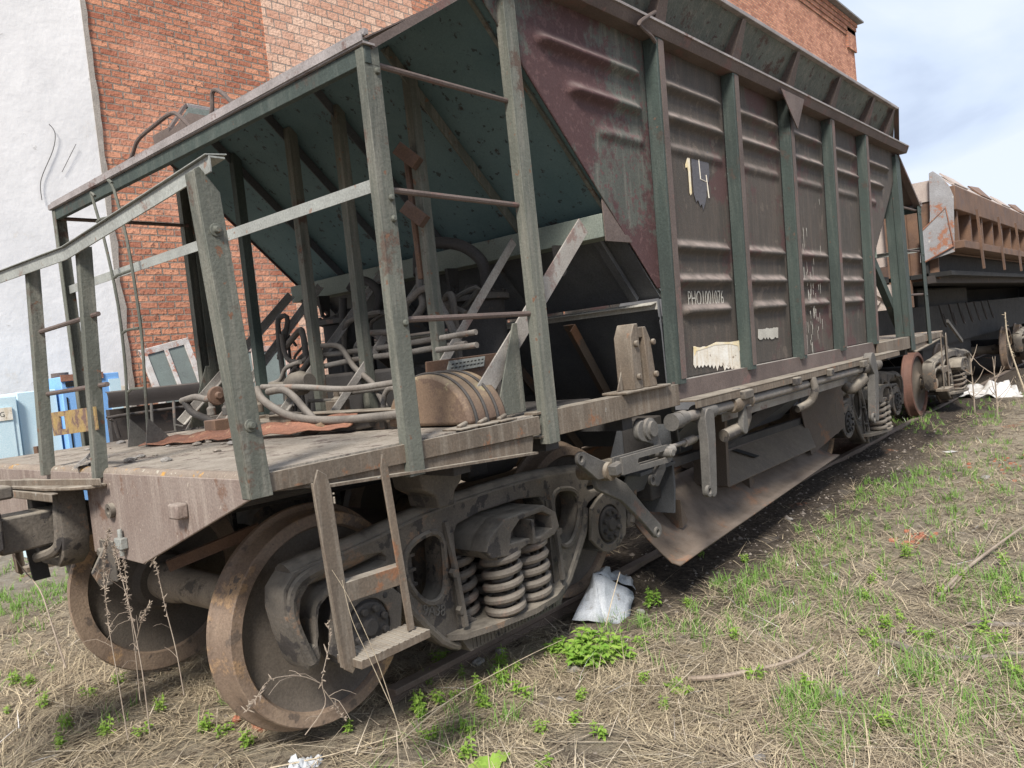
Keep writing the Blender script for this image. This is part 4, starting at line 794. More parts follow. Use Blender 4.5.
bb = MB().box(.42, .50, -1.05, .1, 1.262, 1.35).box(.40, .52, -1.05, .1, 1.35, 1.358); bb.build('pipe_channel', 'sill', g, bevel=.003)
MB().box(.75, 1.6, -1.3, 1.3, 1.20, 1.262).box(.9, 2.0, -.45, .45, 1.26, 1.55).build('machinery_base', 'dark', g, bevel=.02)
mb = MB()
for k in range(60):
    x = random.uniform(.45, 1.5); y = random.uniform(-.9, 1.2); s_ = random.uniform(.02, .06); mb.box(x, x + s_, y, y + s_ * 1.5, 1.262, 1.262 + s_ * .8)
mb.build('machinery_clutter', 'dark', g, bevel=.006)
rm = random.Random(21)
for k in range(16):
    y = rm.uniform(-.85, 1.25); x = rm.uniform(1.0, 1.5); z0 = 1.3; z1 = rm.uniform(1.5, 2.0); y2 = y + rm.uniform(-.35, .35)
    MB().tube([(x, y, z0), (x, y, z1 - .1), (x + .02, y + (y2 - y) * .3, z1), (x + .05, y2, z1 + rm.uniform(-.04, .04)), (x + .05, y2 + rm.uniform(-.3, .3), z1 - rm.uniform(0, .3))], rm.uniform(.01, .022), 8, 4).build('pipe' if k % 2 else 'hose', rm.choice(['pipe', 'hose', 'dark', 'lever']), g)
for k in range(10):
    y = rm.uniform(-.7, 1.2); x = rm.uniform(.55, 1.2); w_ = rm.uniform(.04, .1)
    q_ = MB().box(x, x + w_, y, y + w_ * 1.4, 1.262, 1.262 + rm.uniform(.05, .14)); q_.lathe((x + w_ / 2, y + w_ * .7, 1.36), (0, 0, 1), [(0, w_ * .4), (.05, w_ * .4), (.06, w_ * .2), (.1, w_ * .2)], 12); q_.build('valve_block', rm.choice(['cast', 'lever', 'pipe', 'sill']), g, bevel=.004)
# rusty hanger with two cups on the ladder side post
hg = MB().tube([(.86, -.79, 2.62), (.86, -.80, 2.0)], .022, 8); hp = V(.83, -.80, 2.5)
hgo = hg.build('hanger_bar', 'rustbrown', g)
for u, v in ((410, 155), (417, 213)):
    p = at(u, v, 'x', .78); MB().bar((p[0] - .03, p[1] + .05, p[2] + .04), (p[0] + .02, p[1] - .03, p[2] - .05), .08, .07).build('hanger_cup', 'rustbrown', hgo, bevel=.004)
# thin wire ladder hooked over the end beam
lp = [[(95, 196), (91, 193), (93, 200), (105, 243), (118, 305), (125, 365), (127, 400), (130, 447)], [(112, 183), (108, 180), (114, 190), (127, 240), (137, 300), (142, 340), (146, 400), (149, 447)]]
mb = MB()
for l_ in lp: mb.tube([at(u, v, 'x', -.07) for u, v in l_], .0085, 7, 3)
for (a, b2) in (((97, 222), (119, 215)), ((114, 278), (132, 270)), ((123, 333), (139, 328)), ((128, 392), (144, 388))): mb.tube([at(*a, 'x', -.07), at(a[0] + 4, a[1] - 3, 'x', -.08), at(*b2, 'x', -.07)], .008, 7)
lo_ = mb.build('wire_ladder', 'green', g)
for u, v in ((132, 440), (150, 440)):
    p = at(u + 4, v, 'x', -.05); MB().xz([(p[0] - .05, 1.262), (p[0] + .12, 1.262), (p[0] - .02, 1.42)], p[1] - .004, p[1] + .004).build('ladder_foot', 'lever', lo_)
# bent rods above the beam
MB().tube([at(u, v, 'x', .05) for u, v in ((118, 175), (131, 158), (138, 140), (155, 125), (170, 114), (178, 115), (190, 127))], .011, 8, 4).build('bent_rod', 'ribedge', g)
MB().tube([at(u, v, 'x', .05) for u, v in ((161, 151), (175, 140), (196, 127), (208, 120), (212, 110), (212, 95), (215, 90), (222, 93), (233, 104))], .011, 8, 4).build('bent_rod', 'ribedge', g)
MB().slab([at(160, 143, 'x', .35), at(205, 128, 'x', .35), at(208, 116, 'x', .35), at(190, 113, 'x', .35)], .01).build('bent_scrap_plate', 'ribedge', g)
# brake pull rod visible between the wheels
MB().bar(at(168, 566, 'x', -.45), at(260, 528, 'y', -.55), .04, .05).build('brake_rod', 'rustbrown', g)
MB().tube([(-.5, -.3, .98), (.4, -.3, .95), (1.4, -.25, .9)], .03, 10).tube([(-.5, -.9, 1.08), (1.6, -.95, 1.05)], .022, 8).tube([(-.62, .5, 1.0), (1.5, .5, 1.0)], .03, 8).build('brake_pipe', 'dark', g)
MB().lathe((1.05, -.75, 1.0), (1, 0, 0), [(0, .1), (.03, .13), (.35, .13), (.38, .1)], 24).box(.95, 1.1, -.9, -.7, .92, 1.09).build('brake_cylinder', 'dark', g, bevel=.01)
mb = MB().xz([(.28, 1.09), (.30, 1.0), (.37, .96), (.38, .9), (.48, .9), (.49, .96), (.54, 1.0), (.56, 1.09)], -1.05, -1.25); mb.build('side_bearing', 'cast', g, bevel=.01)

# ------------------------------------------------------------------ things on the deck
mb = MB(); nU, nV = 24, 4
for i in range(nU + 1):
    u = i / nU; x0, y0 = -.12 + .40 * u, .55 - 1.34 * u
    for j in range(nV + 1):
        v = j / nV; mb.v.append((x0 + .11 * v + .01 * math.sin(u * 23), y0 + .05 * v + .008 * math.sin(u * 31), 1.275 + .06 * v * v * (.4 + .6 * u) + .006 * math.sin(u * 40 + v * 3) + .02 * u))
mb.f = [(i * 5 + j, i * 5 + j + 1, (i + 1) * 5 + j + 1, (i + 1) * 5 + j) for i in range(nU) for j in range(nV)]
o = mb.build('rusty_plate', 'rust'); q = o.modifiers.new('t', 'SOLIDIFY'); q.thickness = .006
tag(o, 'long bent strip of orange rusty plate lying on the wagon platform', 'scrap plate')
def rock(loc, sx, sy, sz, seed, name='stone', mat='stone'):
    b = bmesh.new(); bmesh.ops.create_icosphere(b, subdivisions=2, radius=1)
    for v in b.verts:
        k = 1 + .35 * mnoise.noise(v.co * 1.3 + Vector((seed * 7.1, 0, 0))); v.co = Vector((v.co.x * sx * k, v.co.y * sy * k, v.co.z * sz * k))
    me = bpy.data.meshes.new(name); b.to_mesh(me); b.free(); me.materials.append(M[mat]); o = bpy.data.objects.new(name, me); scene.collection.objects.link(o); o.location = loc; o.rotation_euler[2] = seed
    return o
for k in range(26):
    x, y = random.uniform(-.62, .1), random.uniform(-.55, 1.2); s_ = random.uniform(.008, .028)
    tag(rock((x, y, 1.262 + s_ * .3), s_, s_ * 1.2, s_ * .5, k, 'crumb_of_debris', 'stone' if k % 3 else 'deck'), 'small loose crumb of rubble on the wagon platform', 'rubble', 'crumbs of rubble on the platform')
tag(MB().slab([(-.62, .0, 1.27), (-.72, -.2, 1.265), (-.68, -.24, 1.30), (-.58, -.04, 1.31)], .012).build('wood_splinter', 'stone'), 'small pale splintered scrap beside the rail posts on the platform', 'scrap')

# ------------------------------------------------------------------ second wagon (tipping wagon behind)
D = empty('tipping_wagon', (16, 0, 0), 'brown rusty side-tipping wagon with framed side bays, coupled behind the hopper wagon at right', 'wagon')
X0, X1 = 9.95, 34.0
eb = MB(); prof = [(-1.56, 2.28), (-1.60, 3.02), (-1.555, 3.17), (-1.46, 3.32), (-1.38, 3.40), (-1.33, 3.38), (-1.30, 2.8), (-1.22, 2.3), (-1.2, 2.2)]
eb.yz(prof, X0, X0 + .02); eb.build('end_plate', 'rustpale', D, bevel=.003); MB().yz([(-y, z) for y, z in prof], X0, X0 + .02).build('end_plate', 'rustpale', D, bevel=.003)
MB().yz([(-1.14, 2.2), (-1.16, 2.6), (-1.5, 2.88), (-1.56, 2.36), (-1.2, 2.2)], X0 - .02, X0 - .004).build('end_gusset', 'rustpale', D)
MB().tube([(X0 - .02, -1.16, 2.6), (X0 - .02, -1.5, 2.88), (X0 - .02, -1.56, 2.36), (X0 - .02, -1.2, 2.2)], .012, 6).build('end_trim', 'rust', D)
MB().box(X0 + .15, X0 + .2, -.85, 1.3, 2.22, 3.02).build('end_wall', 'palebox', D)
MB().box(X0 + .1, X0 + .16, -1.33, 1.3, 3.02, 3.3).build('end_wall_top', 'palebox', D)
MB().box(X0 + .12, X0 + .17, -1.33, -.86, 1.95, 3.018).build('end_side_wall', 'rustbrown', D)
for y in (-.95, -.75, .75): MB().box(X0 + .02, X0 + .1, y - .04, y + .04, 1.6, 3.1).build('end_stanchion', 'rustbrown', D)
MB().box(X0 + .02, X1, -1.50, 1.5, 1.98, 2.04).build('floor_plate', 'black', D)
for s in (-1, 1):
    MB().slab([(X0 + .02, s * 1.34, 2.3), (X1, s * 1.34, 2.3), (X1, s * 1.36, 3.15), (X0 + .02, s * 1.36, 3.15)], .01).build('side_sheet', 'rustbrown', D)
    MB().box(X0 + .02, X1, min(s * 1.62, s * 1.4), max(s * 1.62, s * 1.4), 2.84, 3.16).build('top_rail', 'rustbrown', D, bevel=.01)
    MB().slab([(X0 + .02, s * 1.58, 3.17), (X1, s * 1.58, 3.17), (X1, s * 1.38, 3.36), (X0 + .02, s * 1.38, 3.36)], .015).build('top_cap', 'palebox', D)
    MB().box(X0 + .02, X1, min(s * 1.68, s * 1.36), max(s * 1.68, s * 1.36), 2.32, 2.42).build('bottom_rail', 'rustbrown', D, bevel=.005)
    for k in range(27):
        x = X0 + .25 + k * .88
        if x > X1: break
        MB().box(x - .04, x + .04, min(s * 1.36, s * 1.58), max(s * 1.36, s * 1.58), 2.42, 2.845).build('side_stanchion', 'rustbrown', D)
        if k % 2: MB().bar((x - .05, s * 1.68, 2.9), (x + .02, s * 1.70, 2.05), .05, .03, (0, 1, 0)).build('tilt_bracket', 'rustbrown', D)
    for k in range(12): MB().slab([(X0 + .3 + k * 1.9, s * 1.56, 3.21), (X0 + 1.2 + k * 1.9, s * 1.56, 3.21), (X0 + 1.1 + k * 1.9, s * 1.40, 3.38 + .05 * (k % 2)), (X0 + .25 + k * 1.9, s * 1.40, 3.38)], .02).build('dented_flap', 'rustbrown' if k % 2 else 'palebox', D)
    MB().box(X0, X1, min(s * 1.3, s * 1.2), max(s * 1.3, s * 1.2), 1.9, 2.0).build('underframe_beam', 'machine', D)
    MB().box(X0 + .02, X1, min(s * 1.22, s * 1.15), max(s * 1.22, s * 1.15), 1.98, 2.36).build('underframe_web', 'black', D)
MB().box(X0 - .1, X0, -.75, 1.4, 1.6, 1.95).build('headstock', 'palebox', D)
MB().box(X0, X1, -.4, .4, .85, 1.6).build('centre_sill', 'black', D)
MB().box(X0 + .6, X1, .9, 1.0, .05, 2.0).build('far_side_light_block', 'black', D)  # added wall along the far side, keeps sky light out from underneath
MB().box(X1 - .1, X1, -1.4, .89, .0, 2.0).build('end_sky_block', 'black', D)  # added end closure, shuts off the sky below the wagon floor
MB().box(X0 + 3.3, X0 + 7.6, -.3, .85, .35, 1.95).build('underfloor_light_block', 'black', D, bevel=.05)  # plain box added in place of gear detail, blocks light under the floor
for k in range(7):
    x = X0 + 2.0 + k * .7; MB().tube([(x, -.9, 1.6), (x + .05, -.95, 1.3), (x + .2, -.95, 1.25), (x + .25, -.9, 1.45)], .014, 6, 3).build('hose', 'machine', D)
MB().bar((X0 + 1.0, -1.2, 1.35), (X0 + 1.9, -1.2, 1.0), .03, .05).build('stay', 'lever', D)
for k, (x, y) in enumerate(((X0 + .0, -.9), (X0, -.6))): MB().bar((x - .12, y, 1.6 + .1 * k), (x - .12, y + .5, 2.0 + .06 * k), .05, .07, (1, 0, 0)).build('end_rod', 'palebox', D)
MB().box(X0 - .7, X0, -.12, .12, .95, 1.15).build('coupler', 'dark', D)
make_bogie(X0 + 1.55, D, detail=False, mats={(-.92, -1): 'rustwheel', (-.93, -1): 'rustwheel'})
make_bogie(X0 + 9.6, D, detail=False)

# ------------------------------------------------------------------ cabinets, machine, window sashes behind
C = empty('steel_cabinet', (2.6, 7.0, -.15), 'bright blue flaking steel cabinet with rusty top slot by the plaster wall', 'cabinet')
def cab_local(E, x0, x1, y0, y1, z1, mat):
    b = MB().box(x0, x1, y0, y1, -.02, z1).build('cabinet_body', mat, E, bevel=.01); return b
xa = at(63, 400, 'y', 6.7)[0]; xb = at(122, 400, 'y', 6.7)[0]
cab_local(C, xa, xb, 6.7, 7.3, 1.86, 'cabblue')
MB().box(xa + .05, xb - .25, 6.686, 6.699, 1.73, 1.79).build('slot', 'blackgap', C)
MB().box(xa + .04, xa + .055, 6.688, 6.699, .1, 1.6).build('door_gap', 'blackgap', C)
MB().box(xa, xb - .2, 6.68, 6.7, 1.80, 1.88).build('rusty_top_strip', 'rust', C)
MB().box(xb - .14, xb, 6.68, 6.698, 0, 1.78).build('corner_strip', 'cablight', C)
C2 = empty('steel_cabinet', (1.2, 7.0, -.15), 'pale blue steel cabinet with a vent stub on top, left of the bright blue cabinet', 'cabinet')
xm = at(17, 400, 'y', 6.8)[0]; xl2 = at(16, 400, 'y', 6.8)[0]
cab_local(C2, xm, xa - .03, 6.8, 7.4, 1.72, 'cablight')
px_ = at(64, 395, 'y', 7.0); MB().lathe((px_[0], 7.05, 1.72), (0, 0, 1), [(0, .09), (.14, .09), (.14, .1), (.2, .1)], 20).build('vent_stub', 'ribedge', C2)
mb = MB().tube([(xm + .13, 6.78, 1.05), (xm + .13, 6.78, .85)], .03, 8); mb.build('door_handle', 'rustbrown', C2)
C3 = empty('steel_cabinet', (.2, 7.0, -.15), 'pale turquoise steel cabinet carrying a small white sign, at the left edge', 'cabinet')
cab_local(C3, xm - 2.2, xm - .03, 6.72, 7.4, 1.68, 'cablight')
MB().box(xm - .9, xm - .09, 6.705, 6.719, .05, 1.55).build('cabinet_door', 'cablight', C3, bevel=.004)
pn2 = at(12, 412, 'y', 6.70); MB().box(pn2[0] - .42, pn2[0], 6.693, 6.704, pn2[2] - .09, pn2[2] + .06).build('sign_plate', 'white', C3)
MB().text('№02ЯG', .085, lambda a, b_, t: (pn2[0] - .33 + a * .85, 6.6915 - t, pn2[2] - .045 + b_), .001, 'LEFT').build('sign_lettering', 'dark', C3)
tag(MB().lathe((xm - .55, 7.1, 1.68), (0, 0, 1), [(0, .28), (.14, .28), (.2, .22), (.22, .05)], 28).build('blue_drum', 'cabblue'), 'rounded dark blue drum top standing on the turquoise cabinet', 'drum')
# skirting rubble: fallen boards in front of cabinets
o = MB().box(.9, 1.7, 6.0, 6.12, -.13, .02).build('fallen_board', 'cablight', bevel=.01); o['label'] = 'pale blue board lying on the ground in front of the cabinets'; o['category'] = 'board'
o = MB().bar((1.5, 5.7, -.08), (2.6, 6.0, .05), .25, .03).build('fallen_board', 'rustbrown', bevel=.01); o['label'] = 'dirty brown board leaning low beside the pale blue board'; o['category'] = 'board'

Pm = empty('implement_rack', (2.3, 5.6, -.15), 'dark implement with tube frame, tines and curved shield, right of the blue cabinet', 'machine')
a = at(112, 395, 'y', 5.6); b = at(212, 398, 'y', 5.6); xL, xR = a[0], b[0] + .3
mb = MB()
for k in range(9):
    pass
sec = [(5.78, 1.615), (5.72, 1.60), (5.70, 1.54), (5.72, 1.47), (5.72, 1.42)]
mb.yz(sec + [(y + .02, z) for y, z in sec[::-1]], xL, xR); mb.build('curved_shield', 'machine', Pm)
MB().box(xL + .05, xR, 5.85, 5.95, .2, 1.4).build('back_plate', 'machine', Pm)
MB().tube([(xL - .02, 5.5, 1.07), (xL - .05, 5.5, 1.27), (xL, 5.5, 1.32), (xR, 5.5, 1.33)], .022, 10, 3).build('tube_frame', 'machine', Pm)
MB().tube([(xL + .2, 5.45, 1.05), (xR, 5.45, 1.03)], .022, 10).build('tube_frame', 'machine', Pm)
for k in range(5):
    x = xL + .1 + k * .27; MB().tube([(x, 5.45, 1.42), (x - .03, 5.42, 1.2), (x - .02, 5.45, 1.0), (x - .06, 5.4, .85)], .018, 8, 3).tube([(x - .03, 5.41, 1.13), (x + .05, 5.40, 1.1)], .013, 6).build('tine', 'lever', Pm)
MB().bar((xL + .95, 5.42, 1.3), (xL + .72, 5.42, 1.0), .05, .02, (0, 1, 0)).bar((xL + 1.12, 5.42, 1.5), (xL + 1.15, 5.42, 1.05), .05, .02, (0, 1, 0)).build('flat_bar', 'lever', Pm)
MB().box(xL + .08, xR, 5.3, 5.9, -.15, .25).build('machine_base', 'machine', Pm)
def sash(name, cx, y, z0, w_, h_, mat, label, lean=.25, glass=True, bars=1):
    E = empty(name, (cx, y, -.15), label, 'window sash', None)
    tilt = -11 if bars == 1 and w_ < 1 else 3
    def P(a, b2): return V(cx + a, y + lean * (b2 / h_), z0 + b2)
    f = MB()
    for a0, a1 in ((0, .09), (w_ - .09, w_)): f.bar(P((a0 + a1) / 2, 0), P((a0 + a1) / 2, h_), .09, .05, (0, 1, 0))
    for k in range(bars): f.bar(P(w_ * (k + 1) / (bars + 1), 0), P(w_ * (k + 1) / (bars + 1), h_), .06, .05, (0, 1, 0))
    f.bar(P(0, h_ - .04), P(w_, h_ - .04), .06, .09, (0, 0, 1)).bar(P(0, .04), P(w_, .04), .06, .09, (0, 0, 1)); f.build('sash_frame', mat, E, bevel=.004)
    if glass: MB().slab([P(.08, .08), P(w_ - .08, .08), P(w_ - .08, h_ - .08), P(.08, h_ - .08)], .005).build('pane', 'glass', E)
    E.rotation_euler[1] = R_(tilt)
M['glass'] = mk('dusty_pane', (.2, .235, .22), (.16, .18, .17), ns=2, rough=.3, bump=.02)
p = at(160, 440, 'y', 7.2); sash('window_sash', p[0] + .42, 7.2, .2, .75, 2.0, 'oldwood', 'peeling white and red window sash leaning on the brick wall beside the implement')
p = at(222, 420, 'y', 7.3); sash('window_sash', p[0], 7.3, .2, 1.35, 1.95, 'redwood', 'wide faded red framed window sash with dusty grey pane against the brick wall')
tag(MB().box(3.9, 6.8, 6.5, 7.1, -.15, 1.1).box(3.85, 6.85, 6.45, 7.15, 1.1, 1.14).build('metal_bin', 'machine', bevel=.02), 'dark low metal bin behind the wagon platform in front of the window sashes', 'bin')

# ------------------------------------------------------------------ vegetation
def island_mat(name, cols, rough=.7, trans=.0):
    m = bpy.data.materials.new(name); m.use_nodes = True; t = m.node_tree; N = t.nodes.new; L = t.links.new; p = t.nodes['Principled BSDF']
    g = N('ShaderNodeNewGeometry'); r = N('ShaderNodeValToRGB'); L(g.outputs['Random Per Island'], r.inputs[0]); el = r.color_ramp.elements
    for i, c in enumerate(cols):
        x = i / (len(cols) - 1); e_ = el[0] if i == 0 else (el[1] if i == len(cols) - 1 else el.new(x)); e_.position = x; e_.color = (*c, 1)
    L(r.outputs[0], p.inputs['Base Color']); p.inputs['Roughness'].default_value = rough; p.inputs['Specular IOR Level'].default_value = .25
    if trans:
        tr = N('ShaderNodeBsdfTranslucent'); L(r.outputs[0], tr.inputs[0]); ms = N('ShaderNodeMixShader'); ms.inputs[0].default_value = trans
        L(p.outputs[0], ms.inputs[1]); L(tr.outputs[0], ms.inputs[2]); L(ms.outputs[0], t.nodes['Material Output'].inputs[0])
    return m
M['straw'] = island_mat('dry_straw', [(.6, .5, .34), (.74, .64, .46), (.38, .3, .2), (.2, .15, .1), (.72, .64, .5), (.45, .36, .25), (.16, .12, .085)])
M['pstraw'] = island_mat('pale_straw', [(.62, .54, .42), (.52, .43, .31), (.7, .63, .52), (.42, .34, .25)])
M['grassg'] = island_mat('green_blades', [(.18, .32, .07), (.27, .43, .1), (.14, .25, .06), (.36, .48, .15), (.21, .36, .08)], .55, .3)
M['leaf'] = island_mat('young_leaves', [(.2, .36, .05), (.27, .43, .07), (.15, .28, .045), (.33, .47, .1)], .5, .3)
M['nettle'] = island_mat('lime_leaves', [(.2, .38, .06), (.3, .48, .08), (.13, .27, .04), (.36, .52, .1)], .5, .3)
gz_v = gz
def blades(name, roots, length, width, lean, mat, curve=.5, seg=3, coh=False):
    """roots (n,3) -> one mesh of tapered blades"""
    n = len(roots); az = rng.uniform(0, 2 * np.pi, n)
    if coh:
        cz = np.array([9 * mnoise.noise(Vector((float(p_[0]) * 1.7, float(p_[1]) * 1.7, 4.2))) for p_ in roots]) + rng.normal(0, .55, n); az = np.where(rng.random(n) < .7, cz, az)
    ln = length(n); wd = width(n); le = lean(n)
    d = np.c_[np.cos(az), np.sin(az)]; side = np.c_[-d[:, 1], d[:, 0]]
    V_ = np.zeros((n, (seg + 1) * 2, 3)); pos = roots.copy(); ang = le.copy()
    for k in range(seg + 1):
        wv = wd * (1 - .85 * k / seg) / 2
        V_[:, 2 * k, :2] = pos[:, :2] + side * wv[:, None]; V_[:, 2 * k + 1, :2] = pos[:, :2] - side * wv[:, None]; V_[:, 2 * k, 2] = V_[:, 2 * k + 1, 2] = pos[:, 2]
        st = ln / seg; pos = pos + np.c_[d * (np.sin(ang) * st)[:, None], np.cos(ang) * st]; ang = ang + curve * rng.uniform(.2, 1, n)
        ang = np.minimum(ang, 1.75)
    base = (np.arange(n) * (seg + 1) * 2)[:, None]; F = []
    for k in range(seg): F.append(base + np.array([2 * k, 2 * k + 1, 2 * k + 3, 2 * k + 2]))
    F = np.concatenate(F); me = bpy.data.meshes.new(name); vv = V_.reshape(-1, 3)
    me.vertices.add(len(vv)); me.vertices.foreach_set('co', vv.ravel()); me.loops.add(F.size); me.loops.foreach_set('vertex_index', F.ravel().astype(np.int32))
    me.polygons.add(len(F)); me.polygons.foreach_set('loop_start', np.arange(0, F.size, 4, dtype=np.int32)); me.polygons.foreach_set('loop_total', np.full(len(F), 4, np.int32))
    me.update(); me.validate(); me.materials.append(M[mat]); o = bpy.data.objects.new(name, me); scene.collection.objects.link(o); return o
def scatter(n, dmin=1.6, dmax=22, keep=None, pw=1.0):
    out = []
    fw = math.atan2(RM[2][1], RM[2][0])
    while len(out) < n:
        u = random.random(); d = dmin * (dmax / dmin) ** (u ** pw); a = fw + random.uniform(-.72, .72)
        x, y = CAM[0] + d * math.cos(a), CAM[1] + d * math.sin(a)
        if y > 6.6: continue
        if keep and not keep(x, y): continue
        out.append((x, y, gz(x, y)))
    return np.array(out)
def dirt(x, y): return 2.0 < x < 9.2 and abs(y + .1) < 1.35 + .35 * fbm(x, y, 1.2)
def keep_straw(x, y):
    if abs(y) < 1.2 and x > 1.5: return random.random() < .05
    if dirt(x, y): return random.random() < .12
    if y > 3.4: return random.random() < .25
    return fbm(x, y, 1.1) * 1.6 + fbm(x, y, 4.3) * .9 + random.random() > -.12
r1 = scatter(125000, 1.7, 20, keep_straw)
r1[:, 2] += rng.uniform(.0, .018, len(r1))
o = blades('dry_grass', r1, lambda n: rng.uniform(.04, .2, n), lambda n: rng.uniform(.0015, .004, n) * (1 + .09 * np.hypot(r1[:, 0] - CAM[0], r1[:, 1] - CAM[1])), lambda n: rng.uniform(1.15, 1.62, n), 'straw', .12, 3, True)
tag(o, 'bleached dead straw matted over the soil', 'dead grass', kind='stuff')
r2_ = scatter(1500, 1.7, 10, lambda x, y: not dirt(x, y) and y < 3.2 and not (abs(y) < 1 and x > 1.5)); r2_[:, 2] += rng.uniform(.01, .04, len(r2_))
o = blades('long_straw', r2_, lambda n: rng.uniform(.2, .5, n), lambda n: rng.uniform(.003, .006, n), lambda n: rng.uniform(1.48, 1.6, n), 'pstraw', .03, 4, True)
tag(o, 'longer pale broken stalks lying over the straw', 'dead grass', kind='stuff')
tuft = scatter(900, 1.7, 16, lambda x, y: not dirt(x, y) and y < 3.2 and fbm(x, y, .9) > .05)
rt = np.repeat(tuft, 9, 0); rt[:, :2] += rng.normal(0, .03, (len(rt), 2))
o = blades('dry_tufts', rt, lambda n: rng.uniform(.08, .24, n), lambda n: rng.uniform(.002, .004, n), lambda n: rng.uniform(.3, 1.2, n), 'straw', .4)
tag(o, 'dry yellow tufts standing among the dead straw', 'dead grass', kind='stuff')
GP = [(at(720, 590, 'z', -.1), .55, 1.3), (at(660, 600, 'z', -.1), .3, .5), (at(790, 555, 'z', -.1), .5, 1), (at(890, 485, 'z', -.1), .7, 1.1), (at(920, 690, 'z', -.1), .22, .55), (at(980, 590, 'z', -.1), .4, .7),
      (at(800, 715, 'z', -.1), .10, .2), (at(990, 700, 'z', -.1), .3, .6), (at(1000, 480, 'z', -.1), 1.0, .9), (at(985, 425, 'z', -.1), 2.4, 1.5), (at(900, 425, 'z', -.1), 1.3, .8), (at(30, 615, 'z', -.13), .8, 1.1), (at(60, 590, 'z', -.13), .7, 1.2),
      (at(20, 570, 'z', -.15), .6, .4), (at(470, 720, 'z', -.1), .35, .35), (at(20, 745, 'z', -.1), .25, .5), (at(850, 750, 'z', -.1), .3, .35), (at(760, 640, 'z', -.1), .4, .25), (at(960, 520, 'z', -.1), .7, .5), (at(860, 590, 'z', -.1), .3, .25)]
gr = []
for (c, sg, dens) in GP:
    n = int(210 * dens)
    for _ in range(n):
        x, y = random.gauss(c[0], sg), random.gauss(c[1], sg * .55)
        if dirt(x, y) and y > -1.5 and x > 2: continue
        if abs(y) < 1.0 and -1 < x < 9: continue
        if fbm(x, y, 3.5) + random.random() * .6 < .12: continue
        for _q in range(7): xx, yy = x + random.gauss(0, .014), y + random.gauss(0, .014); gr.append((xx, yy, gz(xx, yy)))
for p in scatter(300, 1.7, 16, lambda x, y: not dirt(x, y) and y < 4 and fbm(x + 9, y, 1.3) > .12):
    for _q in range(7): gr.append((p[0] + random.gauss(0, .016), p[1] + random.gauss(0, .016), p[2]))
gr = np.array(gr); dd_ = np.hypot(gr[:, 0] - CAM[0], gr[:, 1] - CAM[1])
o = blades('green_grass', gr, lambda n: rng.uniform(.04, .13, n), lambda n: rng.uniform(.003, .006, n) * (1 + dd_ * .06), lambda n: rng.uniform(.05, .9, n), 'grassg', .45)
tag(o, 'fresh green spring grass growing in patches', 'grass', kind='stuff')

def leafmesh(mb, base, d, up, ln, wd, fold=.25):
    d = V(d).normalized(); sd = d.cross(V(up)).normalized(); up = sd.cross(d).normalized(); b = V(base); dr = -up
    pts = [b, b + d * ln * .3 + sd * wd * .45 + up * wd * fold, b + d * ln * .65 + sd * wd * .38 + up * wd * fold * .6 + dr * ln * .08, b + d * ln + dr * ln * .25,
           b + d * ln * .65 - sd * wd * .38 + up * wd * fold * .6 + dr * ln * .08, b + d * ln * .3 - sd * wd * .45 + up * wd * fold, b + d * ln * .5 - up * wd * .02]
    mb.add(pts, [(0, 1, 6), (1, 2, 6), (2, 3, 6), (3, 4, 6), (4, 5, 6), (5, 0, 6)])
def sprig(mb, ms, x, y, z, h, nl, ls, r):
    a = r.uniform(0, 6.28); lx, ly = math.cos(a) * h * r.uniform(0, .3), math.sin(a) * h * r.uniform(0, .3)
    ms.tube([(x, y, z - .01), (x + lx * .4, y + ly * .4, z + h * .5), (x + lx, y + ly, z + h)], [.002, .0012], 4)
    for k in range(nl):
        t = .25 + .75 * k / nl; az = k * 1.57 + r.uniform(-.3, .3) + a; s_ = ls * (1.1 - .4 * t) * r.uniform(.75, 1.15)
        for q in (0, math.pi): leafmesh(mb, (x + lx * t, y + ly * t, z + h * t), (math.cos(az + q), math.sin(az + q), r.uniform(.0, .6)), (0, 0, 1), s_, s_ * .62)
def plant(name, loc, label, cat, group=None, seed=0, n=6, rad=.05, h=(.06, .1), nl=4, ls=.03, mat='leaf'):
    r = random.Random(seed); mb, ms = MB(), MB()
    for k in range(n):
        a, q = r.uniform(0, 6.28), rad * math.sqrt(r.random()); x, y = q * math.cos(a), q * math.sin(a)
        sprig(mb, ms, x, y, 0, r.uniform(*h), nl, ls, r)
    E = empty(name, loc, label, cat, group)
    for m_, nm, mt in ((mb, 'leaves', mat), (ms, 'stem', 'leaf')):
        o = m_.build(nm, mt, recalc=False, ang=180); o.parent = E
    return E
def G(u, v): p = at(u, v, 'z', -.1); return (p[0], p[1], gz(p[0], p[1]))
plant('nettle_clump', G(596, 662), 'dense lime green clump of young nettles below the crumpled sheet metal', 'plant', None, 1, 48, .17, (.07, .13), 3, .062, 'nettle')
plant('nettle_clump', G(558, 655), 'small lime green offshoot at the left edge of the dense nettle clump', 'plant', None, 11, 14, .07, (.05, .09), 4, .038, 'nettle')
plant('leafy_sprout', G(652, 600), 'bright leafy sprout beside the crumpled sheet metal', 'plant', None, 2, 9, .05, (.1, .16), 5, .035, 'nettle')
